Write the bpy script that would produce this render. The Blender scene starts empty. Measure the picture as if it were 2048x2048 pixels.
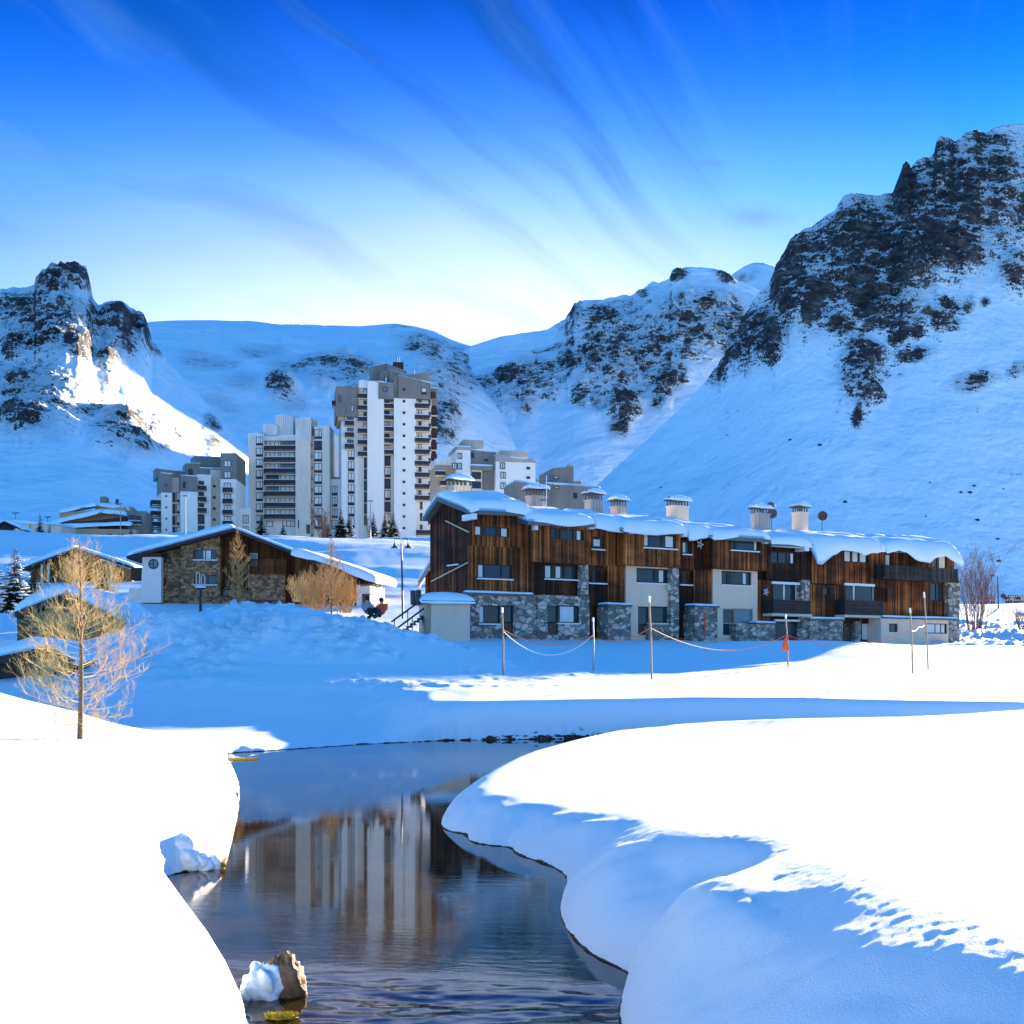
import bpy, math, random
import numpy as np
from mathutils import Vector, Matrix

# ---------------------------------------------------------------- basics
F, HX, HY, CH = 2500.0, 1024.0, 1320.0, 2.4      # lens in pixels, vanishing point, eye height above the water
SUN_AZ, SUN_EL = 29.0, 9.3
sc = bpy.context.scene
COL = sc.collection
rad = math.radians
rng = random.Random(7)

def P(px, py, d):
    return ((px-HX)/F*d, d, CH+(HY-py)/F*d)

# ---------------------------------------------------------------- noise
def _hash(ix, iy, seed):
    h = (ix.astype(np.int64)*374761393 + iy.astype(np.int64)*668265263 + seed*974634777) & 0xffffffff
    h = ((h ^ (h >> 13))*1274126177) & 0xffffffff
    h = h ^ (h >> 16)
    return h
def pnoise(x, y, seed=0):
    x = np.asarray(x, dtype=np.float64); y = np.asarray(y, dtype=np.float64)
    x0 = np.floor(x); y0 = np.floor(y); fx = x-x0; fy = y-y0
    ux = fx*fx*fx*(fx*(fx*6-15)+10); uy = fy*fy*fy*(fy*(fy*6-15)+10)
    def g(i, j):
        a = _hash(x0+i, y0+j, seed)*(2*math.pi/4294967296.0)
        return np.cos(a)*(fx-i)+np.sin(a)*(fy-j)
    n0 = g(0, 0)*(1-ux)+g(1, 0)*ux
    n1 = g(0, 1)*(1-ux)+g(1, 1)*ux
    return (n0*(1-uy)+n1*uy)*1.4
def fbm(x, y, o=4, seed=0, gain=.5, lac=2.03):
    s = 0; a = 1; t = 0
    for i in range(o):
        s = s+a*pnoise(x, y, seed+i*17); t += a; a *= gain; x = x*lac+3.1; y = y*lac+7.7
    return s/t
def ridged(x, y, o=4, seed=0, gain=.55, lac=2.1):
    s = 0; a = 1; t = 0
    for i in range(o):
        s = s+a*(1-2*np.abs(pnoise(x, y, seed+i*31))); t += a; a *= gain; x = x*lac+1.3; y = y*lac+5.1
    return s/t
def sstep(a, b, x):
    t = np.clip((x-a)/(b-a), 0, 1); return t*t*(3-2*t)

# ---------------------------------------------------------------- objects
ORG = {}
def tag(o, label=None, cat=None, group=None, kind=None):
    if label: o['label'] = label
    if cat: o['category'] = cat
    if group: o['group'] = group
    if kind: o['kind'] = kind
    return o
def thing(name, label, cat, loc, group=None):
    o = bpy.data.objects.new(name, None); COL.objects.link(o)
    o.location = loc; o.empty_display_size = .3
    ORG[o.name] = Vector(loc)
    return tag(o, label, cat, group)
def link_mesh(name, me, mat, parent=None, org=None):
    o = bpy.data.objects.new(name, me); COL.objects.link(o)
    if mat is not None and len(me.materials) == 0:
        me.materials.append(mat)
    if parent is not None:
        o.parent = parent; ORG[o.name] = ORG[parent.name]
    else:
        ORG[o.name] = Vector(org) if org else Vector((0, 0, 0)); o.location = ORG[o.name]
    return o

class MB:
    def __init__(s): s.v = []; s.f = []; s.sm = False
    def add(s, vs, fs):
        b = len(s.v); s.v.extend(vs); s.f.extend([tuple(b+i for i in f) for f in fs]); return s
    def quad(s, a, b, c, d): return s.add([a, b, c, d], [(0, 1, 2, 3)])
    def hexa(s, p):      # p: 4 bottom ccw then 4 top
        return s.add(p, [(3, 2, 1, 0), (4, 5, 6, 7), (0, 1, 5, 4), (1, 2, 6, 5), (2, 3, 7, 6), (3, 0, 4, 7)])
    def box(s, x0, x1, y0, y1, z0, z1):
        return s.hexa([(x0, y0, z0), (x1, y0, z0), (x1, y1, z0), (x0, y1, z0), (x0, y0, z1), (x1, y0, z1), (x1, y1, z1), (x0, y1, z1)])
    def tube(s, pts, r0, r1=None, n=6, cap=True):
        r1 = r0 if r1 is None else r1
        pts = [Vector(p) for p in pts]; m = len(pts); b = len(s.v)
        for i, p in enumerate(pts):
            t = (pts[min(i+1, m-1)]-pts[max(i-1, 0)])
            if t.length < 1e-9: t = Vector((0, 0, 1))
            t.normalize()
            a = Vector((0, 0, 1)) if abs(t.z) < .9 else Vector((1, 0, 0))
            u = t.cross(a).normalized(); w = t.cross(u)
            r = r0+(r1-r0)*i/max(1, m-1)
            for k in range(n):
                an = 2*math.pi*k/n
                s.v.append(tuple(p+u*(r*math.cos(an))+w*(r*math.sin(an))))
        for i in range(m-1):
            for k in range(n):
                k2 = (k+1) % n
                s.f.append((b+i*n+k, b+i*n+k2, b+(i+1)*n+k2, b+(i+1)*n+k))
        if cap:
            s.f.append(tuple(b+k for k in range(n))[::-1]); s.f.append(tuple(b+(m-1)*n+k for k in range(n)))
        return s
    def lathe(s, c, prof, n=12):
        b = len(s.v)
        for (r, z) in prof:
            for k in range(n):
                a = 2*math.pi*k/n; s.v.append((c[0]+r*math.cos(a), c[1]+r*math.sin(a), c[2]+z))
        for i in range(len(prof)-1):
            for k in range(n):
                k2 = (k+1) % n; s.f.append((b+i*n+k, b+i*n+k2, b+(i+1)*n+k2, b+(i+1)*n+k))
        return s
    def blob(s, c, rx, ry, rz, seed=0, amp=.25, nu=14, nv=9, freq=1.6):
        b = len(s.v)
        for j in range(nv+1):
            th = math.pi*j/nv
            for i in range(nu):
                ph = 2*math.pi*i/nu
                d = Vector((math.sin(th)*math.cos(ph), math.sin(th)*math.sin(ph), math.cos(th)))
                k = 1+amp*float(pnoise(d.x*freq+d.z*1.3+seed*3.7, d.y*freq-d.z*.9+seed*1.9, seed))+amp*.5*float(pnoise(d.x*freq*2.7+seed, (d.y+d.z)*freq*2.7, seed+9))
                s.v.append((c[0]+d.x*rx*k, c[1]+d.y*ry*k, c[2]+d.z*rz*k))
        for j in range(nv):
            for i in range(nu):
                i2 = (i+1) % nu
                s.f.append((b+j*nu+i, b+(j+1)*nu+i, b+(j+1)*nu+i2, b+j*nu+i2))
        return s
    def build(s, name, mat, parent=None, org=None, smooth=False):
        if not s.v: return None
        o = ORG[parent.name] if parent is not None else (Vector(org) if org else Vector((0, 0, 0)))
        me = bpy.data.meshes.new(name)
        me.from_pydata([(v[0]-o.x, v[1]-o.y, v[2]-o.z) for v in s.v], [], s.f)
        if smooth or s.sm:
            me.polygons.foreach_set('use_smooth', [True]*len(me.polygons))
        me.update()
        return link_mesh(name, me, mat, parent, org)

def grid_mesh(name, X, Y, Z, mat, smooth=True, attrs=None, parent=None):
    nr, nc = X.shape
    me = bpy.data.meshes.new(name)
    co = np.stack([X, Y, Z], -1).reshape(-1, 3).astype(np.float32)
    me.vertices.add(nr*nc); me.vertices.foreach_set('co', co.ravel())
    i = np.arange((nr-1)*(nc-1)); r = i//(nc-1); c = i % (nc-1); a = r*nc+c
    q = np.stack([a, a+1, a+nc+1, a+nc], -1).astype(np.int32)
    me.loops.add(q.size); me.loops.foreach_set('vertex_index', q.ravel())
    me.polygons.add(len(q)); me.polygons.foreach_set('loop_start', (np.arange(len(q))*4).astype(np.int32))
    try: me.polygons.foreach_set('loop_total', np.full(len(q), 4, dtype=np.int32))
    except Exception: pass
    me.update(calc_edges=True)
    if smooth: me.polygons.foreach_set('use_smooth', np.ones(len(q), dtype=bool))
    for k, v in (attrs or {}).items():
        at = me.attributes.new(k, 'FLOAT', 'POINT'); at.data.foreach_set('value', v.astype(np.float32).ravel())
    me.validate()
    return link_mesh(name, me, mat, parent)

# ---------------------------------------------------------------- materials
def mat_new(name):
    m = bpy.data.materials.new(name); m.use_nodes = True
    nt = m.node_tree; nt.nodes.clear()
    out = nt.nodes.new('ShaderNodeOutputMaterial'); b = nt.nodes.new('ShaderNodeBsdfPrincipled')
    nt.links.new(b.outputs[0], out.inputs[0])
    return m, nt, b
class N:
    """tiny node helper"""
    def __init__(s, nt): s.nt = nt
    def n(s, t, ins=None, **kw):
        nd = s.nt.nodes.new(t)
        for k, v in kw.items(): setattr(nd, k, v)
        for k, v in (ins or {}).items():
            if hasattr(v, 'links') or isinstance(v, bpy.types.NodeSocket): s.nt.links.new(v, nd.inputs[k])
            else: nd.inputs[k].default_value = v
        return nd
    def math(s, op, a, b=None, clamp=False):
        ins = {0: a}
        if b is not None: ins[1] = b
        nd = s.n('ShaderNodeMath', ins, operation=op); nd.use_clamp = clamp
        return nd.outputs[0]
    def pos(s): return s.n('ShaderNodeNewGeometry').outputs['Position']
    def vscale(s, v, sc_, rot=0):
        if rot:
            v = s.n('ShaderNodeVectorRotate', {'Vector': v, 'Angle': rot}, rotation_type='Z_AXIS').outputs[0]
        return s.n('ShaderNodeVectorMath', {0: v, 1: sc_}, operation='MULTIPLY').outputs[0]
    def noise(s, v, scale, detail=4, rough=.5, dist=0):
        return s.n('ShaderNodeTexNoise', {'Vector': v, 'Scale': scale, 'Detail': detail, 'Roughness': rough, 'Distortion': dist}).outputs[0]
    def ramp(s, f, stops, interp='LINEAR'):
        nd = s.n('ShaderNodeValToRGB', {0: f}); cr = nd.color_ramp; cr.interpolation = interp
        while len(cr.elements) > 1: cr.elements.remove(cr.elements[0])
        cr.elements[0].position = stops[0][0]; cr.elements[0].color = (*stops[0][1], 1)
        for p, c in stops[1:]:
            e = cr.elements.new(p); e.color = (*c, 1)
        return nd.outputs[0]
    def mix(s, f, a, b, mode='MIX'):
        nd = s.n('ShaderNodeMix', data_type='RGBA', blend_type=mode)
        for i, v in ((0, f), (6, a), (7, b)):
            if isinstance(v, bpy.types.NodeSocket): s.nt.links.new(v, nd.inputs[i])
            elif isinstance(v, tuple): nd.inputs[i].default_value = (*v, 1) if len(v) == 3 else v
            else: nd.inputs[i].default_value = v
        return nd.outputs[2]
    def maprange(s, v, a, b, c=0, d=1, smooth=False):
        nd = s.n('ShaderNodeMapRange', {0: v, 1: a, 2: b, 3: c, 4: d})
        if smooth: nd.interpolation_type = 'SMOOTHSTEP'
        return nd.outputs[0]
    def bump(s, h, strength, dist, nrm=None):
        ins = {'Height': h, 'Strength': strength, 'Distance': dist}
        if nrm is not None: ins['Normal'] = nrm
        return s.n('ShaderNodeBump', ins).outputs[0]

def simple_mat(name, col, rough=.7, var=.15, scale=3, metal=0, bump=0, bscale=20):
    m, nt, b = mat_new(name); g = N(nt)
    p = g.pos(); nz = g.noise(p, scale, 5, .6)
    c = g.ramp(nz, [(.25, tuple(x*(1-var) for x in col)), (.75, tuple(min(1, x*(1+var)) for x in col))])
    nt.links.new(c, b.inputs['Base Color'])
    b.inputs['Roughness'].default_value = rough; b.inputs['Metallic'].default_value = metal
    if bump:
        nt.links.new(g.bump(g.noise(p, bscale, 4, .6), bump, .02), b.inputs['Normal'])
    return m

SNOWCOL = (.82, .89, .92)
def snow_mat(name, fine=60, fstr=.25, mid=4, mstr=.2, fdist=.01, mdist=.1):
    m, nt, b = mat_new(name); g = N(nt)
    b.inputs['Base Color'].default_value = (*SNOWCOL, 1)
    b.inputs['Roughness'].default_value = .75
    b.inputs['Specular IOR Level'].default_value = .25
    p = g.pos()
    n1 = g.bump(g.noise(p, mid, 5, .55), mstr, mdist)
    n2 = g.bump(g.noise(p, fine, 3, .7), fstr, fdist, n1)
    nt.links.new(n2, b.inputs['Normal'])
    return m

def ground_mat():
    m, nt, b = mat_new('ground_snow'); g = N(nt)
    b.inputs['Base Color'].default_value = (*SNOWCOL, 1)
    b.inputs['Roughness'].default_value = .7
    b.inputs['Specular IOR Level'].default_value = .25
    p = g.pos()
    rough_a = g.n('ShaderNodeAttribute', attribute_name='rough').outputs['Fac']
    n0 = g.bump(g.noise(p, 1.3, 5, .65), g.math('MULTIPLY', rough_a, 1.0), .45)
    n1 = g.bump(g.noise(p, 3.5, 4, .5), .12, .05, n0)
    n2 = g.bump(g.noise(p, 85, 2, .8), .8, .012, n1)
    nt.links.new(n2, b.inputs['Normal'])
    # thin dark soil line where the snow ends just above the water, with a broken edge
    z = g.n('ShaderNodeSeparateXYZ', {0: p}).outputs[2]
    soil_a = g.n('ShaderNodeAttribute', attribute_name='soil').outputs['Fac']
    br = g.noise(g.vscale(p, (1, 1, 3)), 2.2, 5, .7)
    lim = g.math('MULTIPLY', g.math('SUBTRACT', br, .44), g.math('MULTIPLY', soil_a, 1.5))
    lim = g.math('ADD', lim, .012)
    f = g.math('LESS_THAN', z, lim)
    soil = g.ramp(g.noise(p, 14, 5, .7), [(.3, (.012, .008, .005)), (.55, (.06, .035, .018)), (.75, (.2, .15, .1))])
    c = g.mix(f, (*SNOWCOL, 1), soil)
    nt.links.new(c, b.inputs['Base Color'])
    return m

def mountain_mat(name, rockdark=1.0, freq=1.0):
    m, nt, b = mat_new(name); g = N(nt)
    geo = g.n('ShaderNodeNewGeometry'); p = geo.outputs['Position']
    nz = g.n('ShaderNodeSeparateXYZ', {0: geo.outputs['Normal']}).outputs[2]
    rk = g.n('ShaderNodeAttribute', attribute_name='rock').outputs['Fac']
    st = g.vscale(p, (1, .7, 1.9), rad(20))
    n_a = g.noise(st, .018*freq, 8, .68, .6)
    n_b = g.noise(st, .11*freq, 6, .72)
    n_c = g.noise(p, .45*freq, 4, .75)
    # steep + rocky zone + noise decides where the snow cannot stay
    slope = g.maprange(nz, .8, .4, 0, 1)
    v = g.math('ADD', g.math('MULTIPLY', slope, .5), g.math('MULTIPLY', g.math('SUBTRACT', n_a, .5), 1.7))
    n_d = g.noise(g.vscale(p, (1, .5, .28), rad(15)), .03*freq, 5, .6, .8)
    v = g.math('ADD', v, g.math('MULTIPLY', g.math('SUBTRACT', n_d, .5), 1.8))
    v = g.math('ADD', v, g.math('MULTIPLY', g.math('SUBTRACT', n_b, .5), 2.6))
    v = g.math('ADD', v, g.math('MULTIPLY', g.math('SUBTRACT', n_c, .5), 2.4))
    v = g.math('ADD', v, g.math('SUBTRACT', g.math('MULTIPLY', rk, 1.0), .9))
    f = g.maprange(v, -.02, .1, 0, 1)
    rock = g.ramp(g.noise(st, .06*freq, 7, .7), [(.25, (.016*rockdark, .015*rockdark, .017*rockdark)), (.5, (.07*rockdark, .064*rockdark, .064*rockdark)), (.75, (.27*rockdark, .235*rockdark, .215*rockdark))])
    c = g.mix(f, (*SNOWCOL, 1), rock)
    nt.links.new(c, b.inputs['Base Color'])
    b.inputs['Roughness'].default_value = .85; b.inputs['Specular IOR Level'].default_value = .15
    hb = g.math('MULTIPLY', n_b, g.math('MULTIPLY', rk, 1.0))
    bn = g.bump(hb, .9, 14/freq)
    # wind and ski marks on the open slopes
    tr = g.noise(g.vscale(p, (.35, 1, 1.6), rad(-35)), .05*freq, 6, .6)
    bn = g.bump(tr, .28, 5/freq, bn)
    bn = g.bump(g.noise(p, .012*freq, 4, .6), .6, 26/freq, bn)
    nt.links.new(bn, b.inputs['Normal'])
    return m

def wood_mat(name, ang, stops, plank=.15, gloss=.75):
    m, nt, b = mat_new(name); g = N(nt)
    p = g.pos()
    r = g.n('ShaderNodeVectorRotate', {'Vector': p, 'Angle': -ang}, rotation_type='Z_AXIS').outputs[0]
    sp = g.n('ShaderNodeSeparateXYZ', {0: r})
    t = g.math('DIVIDE', g.math('ADD', sp.outputs[0], sp.outputs[1]), plank)
    idx = g.math('FLOOR', t); fr = g.math('FRACT', t)
    wn = g.n('ShaderNodeTexWhiteNoise', {'W': idx}, noise_dimensions='1D').outputs[0]
    grain = g.noise(g.vscale(r, (9, 9, .45)), 1.0, 6, .65)
    big = g.noise(g.vscale(r, (.22, .22, .5)), 1.0, 4, .6)
    v = g.math('ADD', g.math('MULTIPLY', wn, .42), g.math('MULTIPLY', grain, .6))
    v = g.math('ADD', v, g.math('MULTIPLY', g.math('SUBTRACT', big, .5), 1.1))
    v = g.math('SUBTRACT', v, .03)
    c = g.ramp(v, stops)
    gap = g.math('LESS_THAN', g.math('ABSOLUTE', g.math('SUBTRACT', fr, .5)), .44)
    c = g.mix(gap, (.006, .004, .003, 1), c)
    nt.links.new(c, b.inputs['Base Color']); b.inputs['Roughness'].default_value = gloss
    b.inputs['Specular IOR Level'].default_value = .2
    nt.links.new(g.bump(g.math('ADD', g.math('MULTIPLY', gap, .6), g.math('MULTIPLY', grain, .4)), .5, .03), b.inputs['Normal'])
    return m

def stone_mat(name, ang, cols, scale=2.2, mortar=(.35, .32, .28), mw=.05):
    m, nt, b = mat_new(name); g = N(nt)
    p = g.pos()
    r = g.n('ShaderNodeVectorRotate', {'Vector': p, 'Angle': -ang}, rotation_type='Z_AXIS').outputs[0]
    wob = g.n('ShaderNodeTexNoise', {'Vector': r, 'Scale': 2.5, 'Detail': 2})
    r = g.n('ShaderNodeVectorMath', {0: r, 1: g.vscale(wob.outputs[1], (.22, .22, .22))}, operation='ADD').outputs[0]
    q = g.vscale(r, (1, 1, 1.7))
    v1 = g.n('ShaderNodeTexVoronoi', {'Vector': q, 'Scale': scale}, feature='F1')
    v2 = g.n('ShaderNodeTexVoronoi', {'Vector': q, 'Scale': scale}, feature='DISTANCE_TO_EDGE')
    cell = g.n('ShaderNodeSeparateColor', {0: v1.outputs['Color']}).outputs[0]
    v = g.math('ADD', g.math('MULTIPLY', cell, .75), g.math('MULTIPLY', g.noise(p, 7, 5, .7), .25))
    c = g.ramp(v, cols)
    e = g.maprange(v2.outputs['Distance'], mw*.4, mw, 0, 1)
    c = g.mix(e, (*mortar, 1), c)
    nt.links.new(c, b.inputs['Base Color']); b.inputs['Roughness'].default_value = .85
    nt.links.new(g.bump(g.math('ADD', e, g.math('MULTIPLY', g.noise(p, 12, 4, .7), .5)), .8, .05), b.inputs['Normal'])
    return m

def render_mat(name, col, dirt=.35, streak=True):
    """painted or raw concrete with rain streaks and board-joint lines"""
    m, nt, b = mat_new(name); g = N(nt)
    p = g.pos()
    a = g.noise(p, .35, 6, .6); s = g.noise(g.vscale(p, (1.1, 1.1, .06)), 1.0, 5, .65)
    v = g.math('ADD', g.math('MULTIPLY', a, .5), g.math('MULTIPLY', s, .5))
    c = g.ramp(v, [(.28, tuple(x*(1-dirt) for x in col)), (.5, col), (.75, tuple(min(.9, x*1.06) for x in col))])
    nt.links.new(c, b.inputs['Base Color']); b.inputs['Roughness'].default_value = .85
    nt.links.new(g.bump(g.noise(p, 9, 5, .7), .25, .03), b.inputs['Normal'])
    return m

def clad_mat(name, col, pitch=.5):
    """ribbed sheet cladding"""
    m, nt, b = mat_new(name); g = N(nt)
    p = g.pos(); sp = g.n('ShaderNodeSeparateXYZ', {0: p})
    t = g.math('FRACT', g.math('DIVIDE', g.math('ADD', sp.outputs[0], sp.outputs[1]), pitch))
    rib = g.maprange(g.math('ABSOLUTE', g.math('SUBTRACT', t, .5)), .3, .42, 0, 1)
    nz = g.noise(g.vscale(p, (.5, .5, .15)), 1, 5, .6)
    c = g.ramp(nz, [(.3, tuple(x*.78 for x in col)), (.7, tuple(x*1.18 for x in col))])
    c = g.mix(g.math('MULTIPLY', rib, .45), c, tuple(x*.45 for x in col))
    nt.links.new(c, b.inputs['Base Color']); b.inputs['Roughness'].default_value = .6; b.inputs['Metallic'].default_value = .0
    nt.links.new(g.bump(rib, .5, .06), b.inputs['Normal'])
    return m

def glass_mat(name, col=(.02, .03, .04), rough=.04):
    m, nt, b = mat_new(name); g = N(nt)
    b.inputs['Base Color'].default_value = (*col, 1); b.inputs['Roughness'].default_value = rough
    b.inputs['IOR'].default_value = 1.45; b.inputs['Specular IOR Level'].default_value = .35
    nt.links.new(g.bump(g.noise(g.pos(), .8, 2), .05, .05), b.inputs['Normal'])
    return m

def water_mat():
    m, nt, b = mat_new('river_water'); g = N(nt)
    p = g.pos()
    y = g.n('ShaderNodeSeparateXYZ', {0: p}).outputs[1]
    bed_reflect = g.noise(p, 1.2, 5, .6)
    c = g.ramp(bed_reflect, [(.3, (.016, .008, .002)), (.7, (.055, .033, .012))])  # brown of the riverbed and of tower reflections put into the water colour
    nt.links.new(c, b.inputs['Base Color'])
    b.inputs['Roughness'].default_value = .025; b.inputs['IOR'].default_value = 1.33
    b.inputs['Specular IOR Level'].default_value = .5
    rip = g.noise(g.vscale(p, (.8, 3.0, 1), rad(8)), 3.0, 4, .6, .4)
    rip2 = g.noise(g.vscale(p, (1.1, 2.0, 1), rad(-14)), 14, 3, .6)
    patch = g.maprange(g.noise(g.vscale(p, (.35, .25, 1)), 1.0, 2), .42, .62, .25, 1)
    near = g.maprange(y, 8.5, 14, .75, .14)
    st = g.math('MULTIPLY', patch, near)
    n1 = g.bump(rip, g.math('MULTIPLY', st, .10), .06)
    n2 = g.bump(rip2, g.math('MULTIPLY', st, .10), .012, n1)
    nt.links.new(n2, b.inputs['Normal'])
    return m

M = {}
M['ground'] = ground_mat()
M['snow'] = snow_mat('roof_snow', 40, .15, 1.5, .2, .01, .1)
M['lump'] = snow_mat('lump_snow', 60, .4, 9, .5, .01, .04)
CHANG = math.degrees(math.atan2(27.0, 41.76))        # the long chalet runs back to the right at this angle
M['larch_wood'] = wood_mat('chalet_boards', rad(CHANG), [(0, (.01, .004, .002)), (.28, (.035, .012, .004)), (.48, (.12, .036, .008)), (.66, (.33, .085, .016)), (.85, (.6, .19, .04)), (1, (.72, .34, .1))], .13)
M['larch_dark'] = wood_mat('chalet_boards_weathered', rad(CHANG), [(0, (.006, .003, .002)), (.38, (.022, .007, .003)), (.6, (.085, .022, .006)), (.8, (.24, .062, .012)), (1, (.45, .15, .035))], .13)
M['wood_house'] = wood_mat('house_boards', 0, [(0, (.016, .006, .003)), (.4, (.07, .023, .006)), (.7, (.18, .06, .014)), (1, (.36, .15, .04))], .18)
M['wood_gold'] = wood_mat('house_boards_golden', 0, [(0, (.09, .032, .008)), (.4, (.28, .11, .024)), (.7, (.48, .22, .05)), (1, (.6, .33, .1))], .2)
M['grey_wood'] = wood_mat('balcony_boards', rad(CHANG), [(0, (.015, .012, .01)), (.5, (.06, .05, .04)), (1, (.2, .17, .13))], .2)
M['stone'] = stone_mat('chalet_stone', rad(CHANG), [(0, (.08, .065, .05)), (.35, (.3, .23, .17)), (.6, (.54, .41, .3)), (.85, (.75, .57, .43)), (1, (.5, .3, .16))], 2.0, (.13, .12, .11), .07)
M['stone_warm'] = stone_mat('house_stone', 0, [(0, (.06, .035, .016)), (.4, (.26, .125, .05)), (.7, (.48, .24, .1)), (1, (.62, .36, .17))], 3.0, (.1, .07, .045), .06)
M['plaster'] = render_mat('cream_plaster', (.84, .58, .4), .12)  # wall and cladding colours below warmed in place of bounced sunlight
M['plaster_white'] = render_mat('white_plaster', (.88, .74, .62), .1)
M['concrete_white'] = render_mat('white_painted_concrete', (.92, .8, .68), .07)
M['concrete_cream'] = render_mat('cream_concrete', (.88, .67, .5), .16)  # cream stands in for warm reflected light on the shaded faces
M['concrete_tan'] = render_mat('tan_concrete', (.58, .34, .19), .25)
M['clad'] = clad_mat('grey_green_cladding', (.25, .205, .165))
M['clad_light'] = clad_mat('pale_cladding', (.86, .74, .63))
M['clad_zinc'] = clad_mat('zinc_cladding', (.45, .37, .3), .4)
M['brown'] = simple_mat('dark_brown_boards', (.035, .018, .013), .7, .4, 2)
M['frame'] = simple_mat('window_frame_brown', (.03, .016, .01), .6, .3, 3)
M['white'] = simple_mat('white_paint', (.78, .77, .74), .5, .05, 3)
M['beam'] = simple_mat('pale_beam', (.62, .52, .36), .7, .12, 4)
M['metal_dark'] = simple_mat('dark_metal', (.05, .055, .06), .45, .2, 5, .3)
M['metal_grey'] = simple_mat('grey_metal', (.3, .3, .3), .45, .2, 5, .4)
M['roof_edge'] = simple_mat('roof_edge_sheet', (.09, .1, .1), .5, .2, 4)
M['glass'] = glass_mat('window_glass', (.03, .045, .06))
M['glass_light'] = glass_mat('pale_glass', (.74, .69, .6), .12)  # pale sky reflection put into the pane colour
M['glass_blue'] = glass_mat('sky_glass', (.12, .2, .26), .06)
M['curtain'] = simple_mat('pale_curtain', (.72, .7, .64), .9, .1, 6)
M['door_brown'] = simple_mat('brown_door', (.1, .042, .018), .6, .3, 4)
M['door_blue'] = simple_mat('blue_black_door', (.02, .03, .05), .4, .2, 4)
M['pole'] = simple_mat('bare_wood_pole', (.36, .26, .16), .8, .25, 9)
M['rope_red'] = simple_mat('orange_rope', (.75, .12, .03), .7, .1, 9)
M['rope_white'] = simple_mat('white_rope', (.8, .78, .75), .7, .1, 9)
M['flag'] = simple_mat('orange_flag', (.85, .14, .02), .8, .1, 9)
M['bark'] = simple_mat('larch_bark', (.17, .115, .07), .9, .5, 18, 0, .8, 40)
M['twig'] = simple_mat('golden_twigs', (.72, .49, .18), .8, .35, 6)
M['twig_brown'] = simple_mat('brown_twigs', (.2, .1, .05), .8, .4, 6)
M['twig_dull'] = simple_mat('dull_twigs', (.46, .28, .1), .8, .4, 6)
M['needle'] = simple_mat('spruce_needles', (.02, .035, .018), .8, .5, 4)
M['needle_gold'] = simple_mat('golden_spruce_needles', (.09, .085, .02), .8, .5, 4)  # golden green foliage colour
M['rock'] = simple_mat('river_rock', (.16, .1, .055), .8, .6, 12, 0, 1, 25)
M['rock_dark'] = simple_mat('slope_rock', (.05, .045, .045), .9, .4, 2)
M['moss'] = simple_mat('yellow_moss', (.5, .4, .02), .9, .4, 15, 0, 1, 60)
M['grass'] = simple_mat('dry_grass', (.42, .24, .05), .9, .3, 15)
M['water'] = water_mat()
M['skin'] = simple_mat('skin', (.5, .3, .2), .6, .05)
M['cloth_dark'] = simple_mat('dark_clothes', (.02, .025, .04), .8, .3)
M['cloth_orange'] = simple_mat('orange_jacket', (.75, .1, .02), .8, .2)
M['cloth_grey'] = simple_mat('grey_jacket', (.3, .31, .33), .8, .2)
M['cloth_black'] = simple_mat('black_trousers', (.012, .012, .014), .8, .3)
M['sign_red'] = simple_mat('sign_back', (.1, .03, .06), .5, .1)
# ---------------------------------------------------------------- the ground
RIVER_PX = [(505, 2075), (455, 1960), (385, 1860), (345, 1800), (318, 1762), (345, 1748), (400, 1738), (450, 1722), (462, 1685), (478, 1610), (476, 1560), (446, 1512),
            (452, 1506), (560, 1501), (640, 1496), (722, 1490), (760, 1487), (830, 1484), (880, 1481), (1020, 1479), (1180, 1477)]
RIVER_FAR = [(4.6, 38.6), (8, 38.7), (12, 37.8), (17, 36.6), (30, 38), (30, 36), (17, 35.2), (13, 35.6), (9, 36.4), (5, 36.0), (2.6, 34.6)]
RIVER_PX2 = [(1108, 1516), (1062, 1530), (1010, 1545), (945, 1578), (905, 1605), (886, 1632), (882, 1655), (900, 1663), (933, 1668), (939, 1684), (980, 1691), (1024, 1694), (1029, 1707), (1075, 1722),
             (1122, 1740), (1138, 1762), (1124, 1795), (1120, 1830), (1140, 1870), (1185, 1912), (1245, 1938), (1262, 1950), (1246, 1985), (1238, 2050)]
def wp(px, py): d = F*CH/(py-HY); return ((px-HX)/F*d, d)
def smooth_poly(pts, it=2):
    for _ in range(it):
        q = []
        for i in range(len(pts)):
            a = pts[i]; b = pts[(i+1) % len(pts)]
            q.append((a[0]*.75+b[0]*.25, a[1]*.75+b[1]*.25)); q.append((a[0]*.25+b[0]*.75, a[1]*.25+b[1]*.75))
        pts = q
    return pts
RIVER = [(-1.3, -6)] + [(-1.5, 5.5)] + [wp(*p) for p in RIVER_PX] + RIVER_FAR + [wp(*p) for p in RIVER_PX2] + [(.65, 5.5), (.5, -6)]
RIVER = smooth_poly(RIVER, 1)
RV = np.array(RIVER)

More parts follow.
